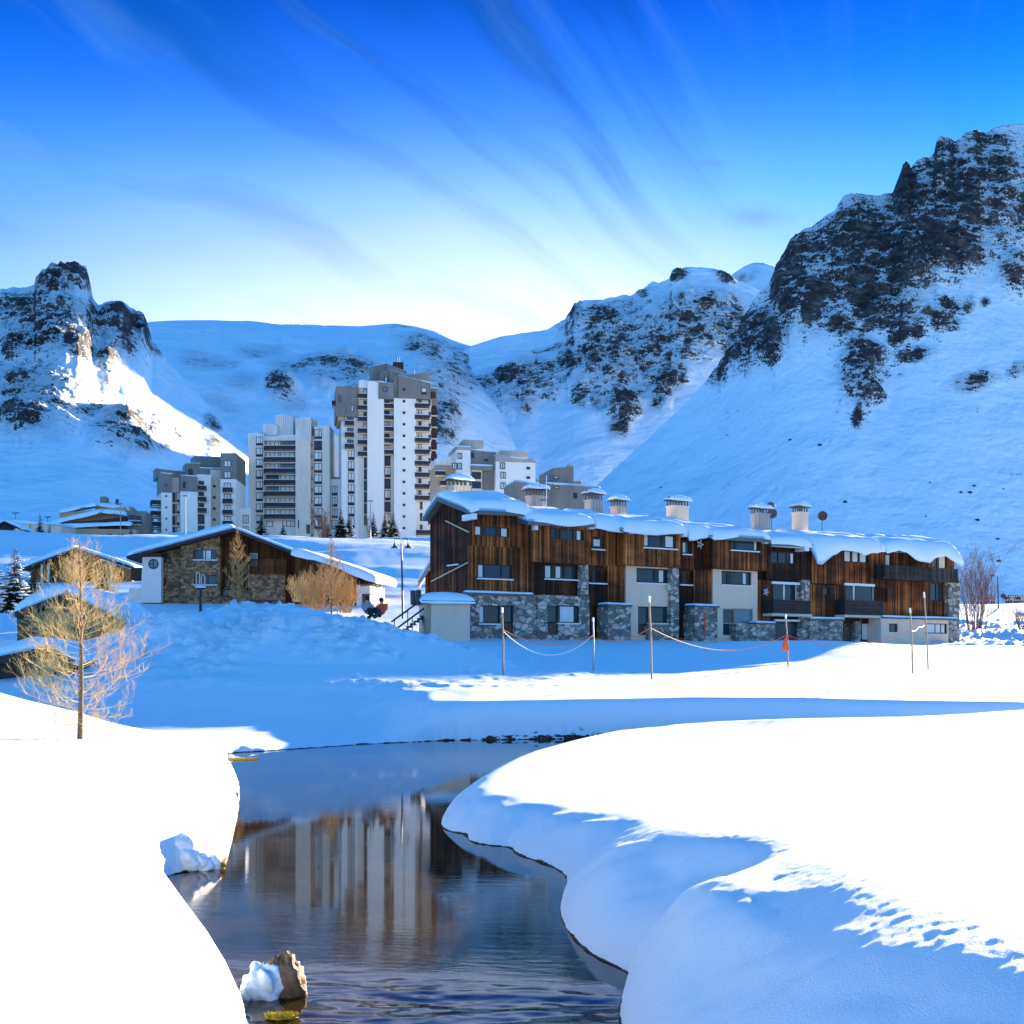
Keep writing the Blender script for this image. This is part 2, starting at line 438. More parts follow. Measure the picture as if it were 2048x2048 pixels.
def river_sd(x, y):
    """signed distance to the river: positive on land"""
    x = x.ravel(); y = y.ravel()
    best = np.full(x.shape, 1e9); inside = np.zeros(x.shape, dtype=bool)
    n = len(RV)
    for i in range(n):
        ax, ay = RV[i]; bx, by = RV[(i+1) % n]
        dx, dy = bx-ax, by-ay
        L = dx*dx+dy*dy
        t = np.clip(((x-ax)*dx+(y-ay)*dy)/max(L, 1e-12), 0, 1)
        d2 = (x-ax-t*dx)**2+(y-ay-t*dy)**2
        best = np.minimum(best, d2)
        c = ((ay > y) != (by > y))
        if abs(dy) > 1e-12:
            inside ^= c & (x < ax+(y-ay)*dx/dy)
    d = np.sqrt(best)
    return np.where(inside, -d, d)

ZK = ([-50, 30, 37.5, 43, 48, 55, 60, 70, 83, 95, 120, 160, 200, 290, 330, 400, 700, 1200, 3000], [1.0, 1.0, 1.05, 1.43, 1.74, 1.9, 2.1, 2.7, 3.9, 4.7, 8.0, 14.5, 20.6, 30.0, 32.5, 35, 42, 60, 80])
def zf(s):
    t = 0
    for k in (-.09, -.045, 0, .045, .09): t = t+np.interp(s*(1+k), *ZK)
    return t/5

def gauss(x, y, cx, cy, sx, sy, ang=0):
    c, s = math.cos(ang), math.sin(ang)
    u = (x-cx)*c+(y-cy)*s; v = -(x-cx)*s+(y-cy)*c
    return np.exp(-(u/sx)**2-(v/sy)**2)

def ground(x, y, detail=True):
    shp = np.shape(x); x = np.asarray(x, float).ravel(); y = np.asarray(y, float).ravel()
    d = np.full(x.shape, 50.0)
    m = (y < 62) & (np.abs(x) < 60) & (y > -12)
    if m.any(): d[m] = river_sd(x[m], y[m])
    def sp(t): return np.where(t > 12, t, 1.5*np.log1p(np.exp(np.clip(t, -60, 12)/1.5)))
    sh = .645*(sp(x+2.7)-sp(x-39))*sstep(52, 92, y)
    s = y-sh
    far = zf(s)
    far = far-sstep(.2, .33, x/np.maximum(y, 1))*np.maximum(0, far-(9.5+.5*fbm(x/30, y/30, 2, 6)))
    # rolling of the far field
    far = far+sstep(120, 200, s)*(fbm(x/45, y/30, 3, 5)*2.2)*(1-sstep(.15, .3, x/np.maximum(y, 1)))
    # ploughed snow bank left of the chalet
    A = np.interp(x, [-60, -34, -26, -20, -16, -13, -10, -6, -3, 0, 4], [.2, .5, .6, 1.0, 2.2, 2.75, 2.7, 2.0, 1.0, .2, 0])
    far = far-.72*sstep(-2.6, -5.2, x)*(1-sstep(38.5, 45, y))
    far = far+A*np.exp(-((y-57.5)/np.where(y < 57.5, 8.5, 14))**2)*(1+.12*fbm(x/4, y/4, 3, 11))
    far = far+.7*gauss(x, y, -14.6, 52, 1.5, 1.6)+.35*gauss(x, y, -16.5, 50.5, 1.5, 1.5)
    # drifts right of the chalet
    far = far+1.0*gauss(x, y, 20, 78, 10, 8)+1.4*gauss(x, y, 37, 92, 7, 5)+.8*gauss(x, y, 33, 80, 6, 4)+.9*gauss(x, y, 52, 118, 9, 6)
    rgt = sstep(30, 38, x)*sstep(70, 84, y)*(1-sstep(120, 150, y))
    far = far+rgt*(fbm(x/5, y/5, 4, 21)*.7)
    # road banks further up the hill
    far = far+2.2*gauss(x, y, -75, 205, 70, 12, -.08)+1.6*gauss(x, y, -30, 235, 60, 10, .1)
    # near banks
    xm = np.interp(y, [8, 14, 20, 30, 36], [-.5, -1.5, -2.5, -3, -1])
    left = x < xm
    bl = .5+.05*np.clip(d, 0, 5)+2.0*gauss(x, y, -17.5, 35, 5.2, 6)-.14*sstep(22, 30, y)
    he = np.interp(y, [2, 5, 6.5, 9, 12, 16, 20, 30, 36], [1.5, 1.36, 1.25, 1.08, .84, .5, .46, .5, .55])
    br = he+.045*np.clip(d-1.7, 0, 9)+.65*gauss(x, y, 17, 33, 6, 6)
    br = br+.012*fbm(x/5, y/5, 2, 3)*sstep(.2, 2.2, d)
    near = np.where(left, bl, br)
    w = sstep(34.2, 38, y)
    w = np.where(left, sstep(32.5, 36.5, y), w)
    base = near*(1-w)+far*w
    R = np.where(left, .5, np.interp(y, [5, 7, 9, 11, 13, 16, 25], [1.75, 1.7, 1.6, 1.4, 1.2, .9, .8]))
    Rf = np.interp(x, [-9, -6, -4, -2.4, -1], [2.5, 3.6, 4.0, 1.6, .85])
    R = R*(1-w)+Rf*w
    q = np.clip(d/R, 0, 1)
    p1 = np.sqrt(np.clip(1-(1-q)**2, 0, 1)); p2 = 1-(1-q)**1.7
    pf = np.where(left | (y > 35), p1, .45*p1+.55*p2)
    spit = sstep(-2.4, -4.3, x)*sstep(32, 33.5, y)
    pf = pf*(1-spit)+spit*(1-(1-np.clip(d/4.5, 0, 1))**1.15)
    z = np.where(d > 0, base*pf, -.55*np.clip(-d/.6, 0, 1))
    rough = np.zeros(x.shape)
    # trampled patch on the ploughed bank
    rg = gauss(x, y, -9, 55, 10, 11)*sstep(40, 46, y)
    rough += np.clip(rg*1.2*sstep(-.25, .35, fbm(x/5, y/5, 3, 41)), 0, 1)
    rough += rgt*.7
    if detail:
        land = np.clip(d/1.2, 0, 1)
        z = z+land*.035*fbm(x/3.5, y/3.5, 2, 1)*np.where(left | (y > 36), np.clip(y/30, .25, 1), .05)
        z = z+land*sstep(36, 44, y)*.16*fbm(x/9, y/7, 3, 2)
        z = z+rough*.62*(ridged(x/1.9, y/1.7, 3, 61)-.3)
        z = z+rough*.32*fbm(x/.6, y/.7, 2, 63)
        gr = land*(y < 22)*(1-sstep(15, 21, y))
        z = z+gr*.0055*fbm(x/.085, y/.11, 2, 83)
        for k in range(26):
            tx = 3.2+.42*k+.12*math.sin(k*2.3); ty = 16.5+.62*k+.15*math.cos(k*1.7)
            z = z-.02*np.exp(-((x-tx)/.10)**2-((y-ty)/.16)**2)
        # face of the near right bank: folds and slumps
        face = np.where(left | (y > 22), 0, np.clip(d/.4, 0, 1)*(1-sstep(.3, .75, d/R)))
        z = z+face*(.15*fbm(x/.9+y*.3, y/1.5, 3, 71))
        # slipped lump and its scarp at the water's edge
        z = z+face*.20*gauss(x, y, 1.25, 8.6, .5, 1.1, .25)-face*.16*gauss(x, y, 1.55, 10.2, .35, .8, .4)
        # ski and walking tracks across the shaded hollow
        for (c0, c1, c2, wd, dp) in ((44.0, .10, .0, .5, .07), (49.5, .16, 1.2, .35, .08), (53.0, .05, 2.4, .4, .08), (60, -.35, 3.3, .35, .06), (66, .42, .7, .3, .06)):
            yl = c0+c1*x+.8*np.sin(x*.25+c2)
            z = z-dp*np.exp(-((y-yl)/wd)**2)*sstep(40, 43, y)*(1-sstep(-6, -2, x))*(.6+.5*pnoise(x*1.6, y*0+c2*7, 5))
    soil = gauss(x, y, 2.2, 38, 3.4, 1.6)*1.0+.05+.22*gauss(x, y, -3.4, 14.7, .8, 1.0)+.25*gauss(x, y, -4.4, 20, .7, 2.5)
    return z.reshape(shp), rough.reshape(shp), soil.reshape(shp)

def gz(x, y): return float(ground(np.array([x]), np.array([y]))[0][0])
def hit(px, py, d0=9, d1=600):
    """where the sight line through a picture point meets the ground"""
    d = np.exp(np.linspace(math.log(d0), math.log(d1), 1600))
    x = (px-HX)/F*d; z = CH+(HY-py)/F*d
    g = ground(x, d)[0]
    k = np.where(z < g)[0]
    if len(k) == 0: i = len(d)-1
    else: i = k[0]
    return (float(x[i]), float(d[i]), float(g[i]))
def on(px, d):
    x = (px-HX)/F*d; return (x, d, gz(x, d))

def build_ground():
    u_in = np.arange(-1500, 1501, 3.0)/F
    side = np.array([.64, .69, .76, .86, 1.0, 1.25, 1.6, 2.2, 3.2, 5, 9])
    u = np.concatenate([-side[::-1], u_in, side])
    r1 = [-2.5]
    y = -2.5
    while y < 2500:
        st = .034 if 4.5 < y < 14 else .0052*(y+6) if y < 62 else .0088*y if y < 160 else .02*y
        if 36.2 < y < 39.5: st = .1
        y += st; r1.append(y)
    yy = np.array(r1)
    U, Y = np.meshgrid(u, yy)
    X = U*(Y+4.0)
    Z, rough, soil = ground(X, Y)
    # the sheet sinks away under the mountains
    o = grid_mesh('snow_ground', X, Y, Z, M['ground'], True, {'rough': rough, 'soil': soil})
    tag(o, kind='structure')
    # the field behind the camera
    xs = np.linspace(-700, 700, 71); ys = np.linspace(-600, -2.3, 41)
    XX, YY = np.meshgrid(xs, ys)
    ZZ = .9+fbm(XX/60, YY/60, 3, 8)*2*np.clip((-YY-15)/60, 0, 1)-1.1*np.exp(-(XX/9)**2)*(YY > -40)+0*XX
    ZZ[-1] -= .5
    o = grid_mesh('snow_field', XX, YY, ZZ, M['snow'], True); tag(o, kind='structure')
    # water
    xs = np.arange(-11, 32, .06); 
    yv = [2.0]
    while yv[-1] < 41: yv.append(yv[-1]+max(.02, .0035*yv[-1]))
    XX, YY = np.meshgrid(np.concatenate([np.arange(-11, -4, .25), np.arange(-4, 2.5, .035), np.arange(2.5, 32, .5)]), np.array(yv))
    rap = (1-sstep(8.6, 9.6, YY+.25*XX))
    ZZ = rap*(.02*fbm(XX/.9+YY*.3, YY/.5, 3, 91)+.006*fbm(XX/.25, YY/.12, 2, 93))-rap*.012
    o = grid_mesh('river', XX, YY, ZZ, M['water'], True); tag(o, kind='structure')

# ---------------------------------------------------------------- the mountains
def ell_mask(px, py, ells):
    m = np.zeros(px.shape)
    for (cx, cy, rx, ry, a, s) in ells:
        c, sn = math.cos(rad(a)), math.sin(rad(a))
        u = (px-cx)*c+(py-cy)*sn; v = -(px-cx)*sn+(py-cy)*c
        m = np.maximum(m, s*np.exp(-((u/rx)**2+(v/ry)**2)**1.5*.7))
    return m

def mountain(name, ridge, dist, basepy, based, ells, mat, step=2.5, rows=230, prof=1.3, amp=20, nscale=160, seed=0, mean_rock=.0, sil=1.0, backdrop=.9, smooth_amp=.5, spurs=(), jag=0):
    rp = np.array(ridge, float)
    px = np.arange(rp[0, 0], rp[-1, 0], step)
    rpy = np.interp(px, rp[:, 0], rp[:, 1])
    if jag:      # broken, toothed crest where the crest is rock
        rk0 = np.clip(ell_mask(px, rpy+14, ells), 0, 1)
        rpy = rpy-jag*(rk0*.9+.1)*(1.5*ridged(px/26, px*0+seed, 4, seed+5, .6)-.6)
    Dr = np.interp(px, [d[0] for d in dist], [d[1] for d in dist])
    Db = np.interp(px, [d[0] for d in based], [d[1] for d in based])
    bpy_ = np.interp(px, [d[0] for d in basepy], [d[1] for d in basepy])
    t = np.concatenate([np.linspace(0, 1, rows), 1+np.linspace(.015, .6, 26)])
    T, PX = np.meshgrid(t, px, indexing='ij')
    kw = int(90/step); ker = np.hanning(2*kw+1); ker /= ker.sum()
    rsm = np.convolve(np.pad(rpy, kw, mode='edge'), ker, mode='valid')
    tt = np.clip(T, 0, 1)
    wsh = sstep(.45, 1.0, tt)
    RPY = rsm[None]*(1-wsh)+rpy[None]*wsh
    Zr = CH+(HY-rpy)/F*Dr; Zb = CH+(HY-bpy_)/F*Db
    pr = .35*tt+.65*tt**prof
    D = Db[None]+(Dr-Db)[None]*np.minimum(T, 1)+np.maximum(T-1, 0)*(Dr-Db)[None]*backdrop
    ZR = CH+(HY-RPY)/F*Dr[None]
    Z = Zb[None]+(ZR-Zb[None])*pr-np.maximum(T-1, 0)*1.6*(Zr-Zb)[None]
    K = (PX-HX)/F
    PY = HY-(Z-CH)/D*F
    # wander the mask so that outcrops get irregular edges
    wx = 14*fbm(PX/40, PY/40, 4, seed+3); wy = 12*fbm(PX/40, PY/40, 4, seed+4)
    rock = ell_mask(PX+wx, PY+wy, ells)+mean_rock
    rock = np.where(rock > .85, .85+(rock-.85)*.55, rock)
    rock = np.clip(rock+.3*rock*fbm(PX/30, PY/30, 4, seed+8), 0, 1.3)
    big = [e for e in ells if min(e[2], e[3]) >= 21]
    rockd = np.minimum(np.clip(ell_mask(PX+wx, PY+wy, big)+mean_rock, 0, 1.1), rock)
    X = K*D
    # gullies and buttresses push the surface in and out; terraces make ledges
    g1 = ridged(X/nscale, D/nscale*.55+Z/nscale*.35, 5, seed, .55)
    g2 = ridged(X/(nscale*.3)+3, Z/(nscale*.3)*.8+D/(nscale*.5), 4, seed+50, .6)
    strata = np.abs(((Z+.18*X+14*fbm(X/90, D/90, 3, seed+6))/(nscale*.16)) % 1.0-.5)*2
    ed = np.clip((1.0-np.abs(T-1)*0)*1, 0, 1)
    fade = sstep(0, .12, T)
    topk = 1-(1-sil*.3)*sstep(.9, 1.0, T)
    g3 = ridged(X/(nscale*.09)+7, Z/(nscale*.09), 3, seed+70, .6)
    flute = ridged(X/(nscale*.35)+.25*fbm(X/nscale, D/nscale, 2, seed+2), D/(nscale*2.2), 3, seed+33, .5)
    disp = fade*topk*(rockd*(amp*.9*g1+amp*.6*g2+amp*.22*g3+amp*.35*(strata-.5))+smooth_amp*amp*fbm(X/(nscale*1.5), D/(nscale*1.5), 3, seed+9)+amp*.14*flute*sstep(.1, .5, T))
    Zn = Z+disp*.6
    Dn = D-disp*.55*np.clip(rockd, 0, 1)
    for (x0, y0, x1, y1, wd, k) in spurs:      # flank of a spur that turns away to the right
        L = math.hypot(x1-x0, y1-y0); tx, ty = (x1-x0)/L, (y1-y0)/L
        al = ((PX-x0)*tx+(PY-y0)*ty)/L+.06*fbm(PX/25, PY/25, 3, seed+78); sd = (PX-x0)*ty-(PY-y0)*tx+6*fbm(PX/30, PY/30, 3, seed+77)
        m_ = sstep(-.12, .1, al)*(1-sstep(.9, 1.12, al))
        q = np.clip(sd, 0, wd); D2 = Dn+k*q*m_
        Zn = CH+(Zn-CH)*D2/Dn; Dn = D2
    Xn = K*Dn
    a = grid_mesh(name, Xn, Dn, Zn, mat, True, {'rock': rock})
    tag(a, kind='structure')
    return a

def build_mountains():
    mm = mountain_mat('mountain_rock_and_snow', 1.0, 1.0)
    mf = mountain_mat('far_mountain_rock_and_snow', 1.0, .7)
    # right massif
    ridge = [(960, 1200), (1080, 1070), (1200, 965), (1300, 875), (1380, 800), (1440, 730), (1475, 665), (1510, 598), (1540, 570), (1552, 535), (1568, 510), (1582, 485), (1605, 468), (1640, 446), (1670, 425), (1685, 402), (1702, 394), (1740, 396), (1785, 394),
             (1797, 362), (1806, 334), (1814, 330), (1822, 345), (1835, 328), (1868, 314), (1874, 285), (1884, 274), (1896, 282), (1912, 292), (1930, 272), (1950, 266), (1972, 275), (1985, 262), (2010, 252), (2048, 249), (2066, 247)]
    E = [(1720, 510, 210, 110, -32, .9), (1900, 400, 180, 140, -20, .88), (1770, 610, 90, 60, 20, .84), (1500, 680, 80, 60, -40, .88), (1620, 590, 100, 70, -40, .86), (1720, 740, 40, 80, 0, .8), (1590, 520, 38, 75, 15, 1.0), (1710, 430, 42, 42, 0, 1.0), (1815, 380, 30, 62, 0, 1.1), (1812, 545, 62, 58, 0, 1.2), (1895, 500, 84, 46, 8, 1.2), (1600, 620, 54, 26, 0, 1.0), (1750, 615, 58, 42, 35, 1.1), (1680, 655, 28, 25, 0, 1.0),
         (1735, 715, 29, 32, 0, 1.05), (1702, 772, 16, 28, 0, .95), (1736, 792, 28, 22, 20, 1.0), (1713, 832, 9, 28, 0, .9), (1795, 682, 20, 13, 0, 1.0), (1822, 668, 24, 13, 20, 1.0), (1895, 615, 30, 17, 20, 1.0), (1880, 645, 38, 17, 10, 1.0), (1830, 712, 32, 13, 0, .9), (1945, 765, 46, 17, -12, .95), (1973, 610, 10, 9, 0, 1.0), (1935, 615, 13, 15, 0, 1.0),
         (1970, 285, 60, 17, 12, 1.05), (2000, 335, 48, 30, 10, .95), (2012, 395, 34, 32, 20, .95), (1900, 305, 32, 34, 0, 1.05), (1880, 370, 52, 27, 10, .85), (1900, 415, 38, 32, 0, .8), (1665, 470, 34, 34, 0, .9), (1740, 500, 58, 38, 0, .95), (1820, 440, 38, 38, 0, 1.0), (1640, 540, 50, 40, 0, .85), (1680, 590, 50, 30, 0, .75),
         (1558, 570, 22, 32, 10, 1.05), (1482, 665, 34, 40, 0, 1.05), (1540, 690, 24, 44, 0, 1.05), (1475, 722, 30, 20, -20, 1.0), (1440, 745, 18, 30, 10, 1.0), (1980, 470, 62, 52, 20, .68), (2025, 545, 34, 44, 10, .7), (2040, 740, 30, 14, -10, .7)]
    mountain('mountain_massif', ridge, [(960, 1500), (1500, 1680), (2105, 1760)], [(960, 1290), (1500, 1300), (2105, 1308)], [(960, 1150), (1500, 1120), (2105, 1100)], E, mm, 2.0, 330, 1.5, 24, 170, 3, jag=6)
    # ridge between the saddle and the massif
    ridge = [(760, 800), (800, 760), (850, 730), (900, 715), (940, 694), (1000, 674), (1060, 665), (1095, 660), (1130, 642), (1142, 622), (1150, 607), (1160, 603), (1200, 604), (1235, 594), (1265, 590), (1280, 578), (1290, 574), (1306, 562), (1318, 566), (1338, 558), (1345, 540), (1356, 535), (1400, 534), (1440, 540), (1462, 552), (1472, 563), (1500, 575), (1535, 590)]
    E = [(1150, 625, 20, 28, 0, 1.15), (1215, 658, 52, 15, 5, 1.1), (1188, 720, 26, 58, 0, 1.05), (1162, 792, 20, 22, 0, 1.1), (1199, 806, 14, 24, 0, 1.05), (1245, 810, 38, 40, 0, 1.1), (1240, 855, 22, 20, 0, 1.15), (1330, 760, 24, 58, 0, 1.0), (1322, 802, 18, 22, 0, 1.05), (1356, 755, 24, 32, 0, .95), (1400, 675, 27, 37, 20, .95), (1425, 690, 17, 38, 0, .95), (1475, 690, 26, 58, 0, 1.05),
         (1357, 608, 18, 19, 20, 1.1), (1425, 612, 17, 15, 0, 1.1), (1395, 610, 16, 11, 0, .95), (1290, 585, 16, 11, 20, 1.05), (1357, 550, 20, 13, 0, 1.2), (1448, 552, 22, 13, 20, 1.15), (1020, 765, 34, 24, 0, 1.05), (970, 772, 27, 17, 0, .95), (1050, 800, 27, 38, 0, .9), (965, 822, 20, 15, 0, 1.0), (1100, 702, 34, 9, -12, 1.05), (1140, 725, 30, 22, 0, .95), (1220, 730, 64, 64, 0, .78), (1300, 690, 64, 52, 0, .74), (1100, 760, 62, 42, 0, .7), (1400, 640, 92, 40, 0, .72), (1255, 612, 60, 18, 0, .7), (1250, 720, 120, 100, 0, .84), (1060, 770, 110, 50, -15, .82), (1400, 660, 120, 75, 0, .85), (1190, 640, 70, 30, -10, .9)]
    mountain('mountain_ridge', ridge, [(760, 2900), (1535, 3000)], [(760, 1230), (1535, 1250)], [(760, 1350), (1535, 1500)], E, mf, 2.0, 300, 1.6, 34, 240, 13, jag=5)
    # plateau at the head of the valley
    ridge = [(150, 690), (250, 655), (300, 645), (360, 641), (430, 640), (500, 641), (560, 647), (640, 650), (720, 652), (790, 648), (830, 654), (870, 664), (900, 680), (940, 694), (1000, 706), (1060, 760), (1120, 850), (1180, 950), (1260, 1100)]
    E = [(560, 775, 30, 22, 0, 1.0), (600, 730, 60, 20, 0, .75), (690, 735, 70, 30, 5, .85), (650, 760, 40, 25, 0, .7), (720, 760, 50, 35, 0, .9), (580, 800, 40, 18, 20, .7), (840, 790, 60, 50, 0, .75), (900, 760, 60, 40, 0, .85), (850, 700, 60, 25, 10, .8), (420, 720, 60, 15, 5, .65), (520, 700, 50, 12, 0, .6), (930, 720, 40, 22, 0, .7), (880, 840, 45, 50, 0, 1.0), (480, 760, 40, 18, 0, .55), (450, 800, 40, 14, 30, .5), (800, 650, 25, 5, 0, .7)]
    mountain('mountain_plateau', ridge, [(150, 3000), (900, 3200), (1260, 3600)], [(150, 1200), (1260, 1230)], [(150, 1000), (900, 1500), (1260, 2000)], E, mf, 3, 240, .7, 22, 220, 29, smooth_amp=1.1, spurs=[(480, 640, 800, 735, 26, 5.0), (420, 690, 560, 722, 16, 5.0)])
    # far white summit
    ridge = [(1380, 610), (1420, 580), (1450, 560), (1470, 545), (1490, 532), (1508, 525), (1530, 526), (1550, 533), (1580, 550), (1640, 590), (1700, 620)]
    mountain('mountain_summit', ridge, [(1380, 5200), (1700, 5200)], [(1380, 760), (1700, 760)], [(1380, 3900), (1700, 3900)], [(1490, 552, 28, 10, -20, .8)], mf, 3, 60, 1.2, 20, 300, 37)
    # left crag
    ridge = [(-700, 760), (-400, 650), (-150, 600), (-40, 590), (0, 582), (30, 578), (55, 576), (68, 572), (72, 556), (84, 546), (104, 536), (128, 534), (140, 531), (160, 532), (172, 540), (178, 560), (186, 598), (196, 612), (203, 612), (215, 606), (226, 607), (246, 609), (262, 622), (276, 627), (288, 636), (296, 660), (304, 686), (318, 700), (335, 722), (378, 772), (420, 815), (450, 850), (500, 905), (560, 970), (640, 1020)]
    E = [(90, 660, 140, 75, 10, .87), (240, 660, 60, 60, 20, .85), (60, 800, 100, 80, 0, .8), (260, 870, 80, 35, 10, .8), (125, 562, 58, 34, 0, 1.3), (25, 594, 27, 9, 0, 1.0), (110, 583, 40, 11, 5, 1.1), (120, 618, 62, 13, 0, .9), (60, 648, 72, 15, 0, 1.05), (140, 655, 47, 19, 0, 1.0), (155, 700, 32, 32, 20, .95), (110, 690, 32, 22, 0, .8), (35, 700, 47, 32, 0, .88), (48, 770, 36, 32, 0, 1.15), (45, 845, 54, 28, 0, 1.0), (225, 620, 22, 15, 0, 1.2), (245, 655, 30, 28, 20, 1.1), (285, 660, 22, 38, -20, 1.1), (200, 668, 24, 26, 30, .9), (215, 730, 27, 24, 30, .88), (213, 772, 13, 13, 0, .95), (190, 816, 30, 11, 0, .95),
         (250, 850, 44, 24, 10, 1.1), (290, 865, 27, 17, 0, .95), (285, 895, 22, 13, 20, .85), (330, 892, 27, 9, 0, .78), (365, 878, 13, 13, 0, .85), (425, 852, 14, 16, 0, .85), (434, 895, 18, 18, 0, .9), (315, 700, 11, 15, 0, .95), (-150, 700, 150, 120, 0, .8)]
    mountain('mountain_crag', ridge, [(-700, 1100), (0, 1150), (300, 1250), (640, 1000)], [(-700, 1200), (0, 1170), (300, 1160), (640, 1160)], [(-700, 330), (0, 420), (640, 500)], E, mm, 2.0, 280, 1.45, 17, 120, 41, jag=4, spurs=[(172, 600, 250, 700, 30, 1.1), (254, 700, 385, 782, 30, 1.1)])

def build_camera_world():
    cam = bpy.data.cameras.new('camera'); co = bpy.data.objects.new('camera', cam); COL.objects.link(co)
    co.location = (0, 0, CH); co.rotation_euler = (rad(90), 0, 0)
    cam.sensor_fit = 'HORIZONTAL'; cam.sensor_width = 36; cam.lens = F/2048*36
    cam.shift_y = (HY-1024)/2048; cam.clip_start = .1; cam.clip_end = 20000
    sc.camera = co
    # sun
    L = bpy.data.lights.new('sun', 'SUN'); L.energy = 5.0; L.angle = rad(.53); L.color = (1, .84, .6)
    lo = bpy.data.objects.new('sun', L); COL.objects.link(lo)
    a, e = rad(SUN_AZ), rad(SUN_EL)
    sd = Vector((math.sin(a)*math.cos(e), math.cos(a)*math.cos(e), math.sin(e)))
    lo.rotation_euler = sd.to_track_quat('Z', 'Y').to_euler(); lo.location = sd*200
    # sky
    w = bpy.data.worlds.new('World'); sc.world = w; w.use_nodes = True
    nt = w.node_tree; nt.nodes.clear(); g = N(nt)
    out = nt.nodes.new('ShaderNodeOutputWorld'); bg = nt.nodes.new('ShaderNodeBackground')
    nt.links.new(bg.outputs[0], out.inputs[0])
    sky = nt.nodes.new('ShaderNodeTexSky'); sky.sky_type = 'NISHITA'; sky.sun_disc = False
    sky.sun_elevation = e; sky.sun_rotation = a; sky.altitude = 2100; sky.air_density = 1.0; sky.dust_density = .3; sky.ozone_density = 4.0
    v = g.n('ShaderNodeTexCoord').outputs['Generated']
    xyz = g.n('ShaderNodeSeparateXYZ', {0: v})
    x, y, z = xyz.outputs
    # deep blue fading pale to the horizon; dome above the frame brightened as fill
    grad = g.ramp(z, SKY_RAMP)
    c = g.mix(1.0, sky.outputs[0], grad, 'MULTIPLY')
    # thin cirrus: streaks fanning out of the saddle
    cx, cy = -.03, .27
    lx = g.math('DIVIDE', x, g.math('MAXIMUM', y, .05)); lz = g.math('DIVIDE', z, g.math('MAXIMUM', y, .05))
    comb = g.n('ShaderNodeCombineXYZ', {0: lx, 1: lz, 2: 0.0}).outputs[0]
    ddx = g.math('SUBTRACT', lx, .34); ddz = g.math('SUBTRACT', lz, .10)
    ang = g.math('ARCTAN2', ddz, ddx); rr0 = g.math('SQRT', g.math('ADD', g.math('MULTIPLY', ddx, ddx), g.math('MULTIPLY', ddz, ddz)))
    wob = g.noise(comb, 3.5, 3, .5)
    ang = g.math('ADD', ang, g.math('MULTIPLY', g.math('SUBTRACT', wob, .5), .2))
    rot = g.n('ShaderNodeCombineXYZ', {0: g.math('MULTIPLY', rr0, 1.5), 1: g.math('MULTIPLY', ang, 2.4), 2: 0.0}).outputs[0]
    st = g.vscale(rot, (1.0, 3.2, 1))
    cl = g.noise(st, 1.6, 5, .55, .35)
    cl2 = g.noise(g.vscale(comb, (1.2, 2.2, 1)), 2.3, 3, .5)
    f = g.math('MULTIPLY', g.maprange(cl, .48, .72, 0, 1, True), g.maprange(cl2, .35, .6, .15, 1))
    f = g.math('MULTIPLY', f, g.maprange(z, .12, .3, .85, .35))
    f = g.math('MULTIPLY', f, g.maprange(lx, .1, .3, .75, .2))
    # veil of thin bright cloud low over the valley head
    dx = g.math('DIVIDE', g.math('ADD', lx, .03), .42); dz = g.math('DIVIDE', g.math('SUBTRACT', lz, .22), .13)
    rr = g.math('ADD', g.math('MULTIPLY', dx, dx), g.math('MULTIPLY', dz, dz))
    veil = g.math('POWER', 2.718, g.math('MULTIPLY', rr, -1.0))
    veil = g.math('MULTIPLY', veil, g.maprange(cl2, .3, .6, .75, 1.0))
    c = g.mix(g.math('MULTIPLY', veil, VEIL[0], True), c, VEIL[1])
    c = g.mix(f, c, CIRRUS)
    # deeper blue lanes between the streaks
    dk = g.noise(g.vscale(rot, (.8, 2.6, 1)), 1.5, 5, .5, .3)
    dk = g.math('MULTIPLY', g.maprange(dk, .46, .7, 0, .38, True), g.maprange(z, .27, .37, 0, 1))
    dk = g.math('MULTIPLY', dk, g.maprange(lx, .05, .2, 1.25, .1))
    c = g.mix(dk, c, (.006, .13, .46))
    # a few small grey cloudlets
    cc = None
    for (px_, py_, sx, sy) in ((1515, 438, .022, .0075), (70, 310, .03, .004), (40, 285, .02, .003), (1425, 330, .016, .003), (870, 690, .05, .006)):
        ex = g.math('DIVIDE', g.math('ADD', g.math('SUBTRACT', lx, (px_-HX)/F), g.math('MULTIPLY', g.math('SUBTRACT', cl, .5), .02)), sx)
        ez = g.math('DIVIDE', g.math('ADD', g.math('SUBTRACT', lz, (HY-py_)/F), g.math('MULTIPLY', g.math('SUBTRACT', cl2, .5), .02)), sy)
        k = g.math('POWER', 2.718, g.math('MULTIPLY', g.math('ADD', g.math('MULTIPLY', ex, ex), g.math('MULTIPLY', ez, ez)), -1.0))
        cc = k if cc is None else g.math('MAXIMUM', cc, k)
    c = g.mix(g.math('MULTIPLY', cc, .45), c, GREYC)
    nt.links.new(c, bg.inputs[0]); bg.inputs[1].default_value = SKY_STR
    sc.view_settings.view_transform = 'Standard'; sc.view_settings.look = 'None'
    sc.view_settings.exposure = EXPO; sc.view_settings.gamma = 1.0
SKY_RAMP = [(0, (.6, .72, .8)), (.2, (.5, .67, .8)), (.235, (.36, .58, .78)), (.27, (.22, .47, .75)), (.3, (.15, .41, .73)), (.345, (.06, .41, .76)), (.41, (.01, .26, .6)), (.467, (.003, .15, .43)), (.53, (.05, .35, .8)), (.65, (.4, .95, .98)), (1, (.4, .95, .98))]
VEIL = (.85, (2.6, 2.75, 2.9)); CIRRUS = (.35, .85, 1.7); GREYC = (.3, .6, 1.1); SKY_STR = .1; EXPO = 2.55
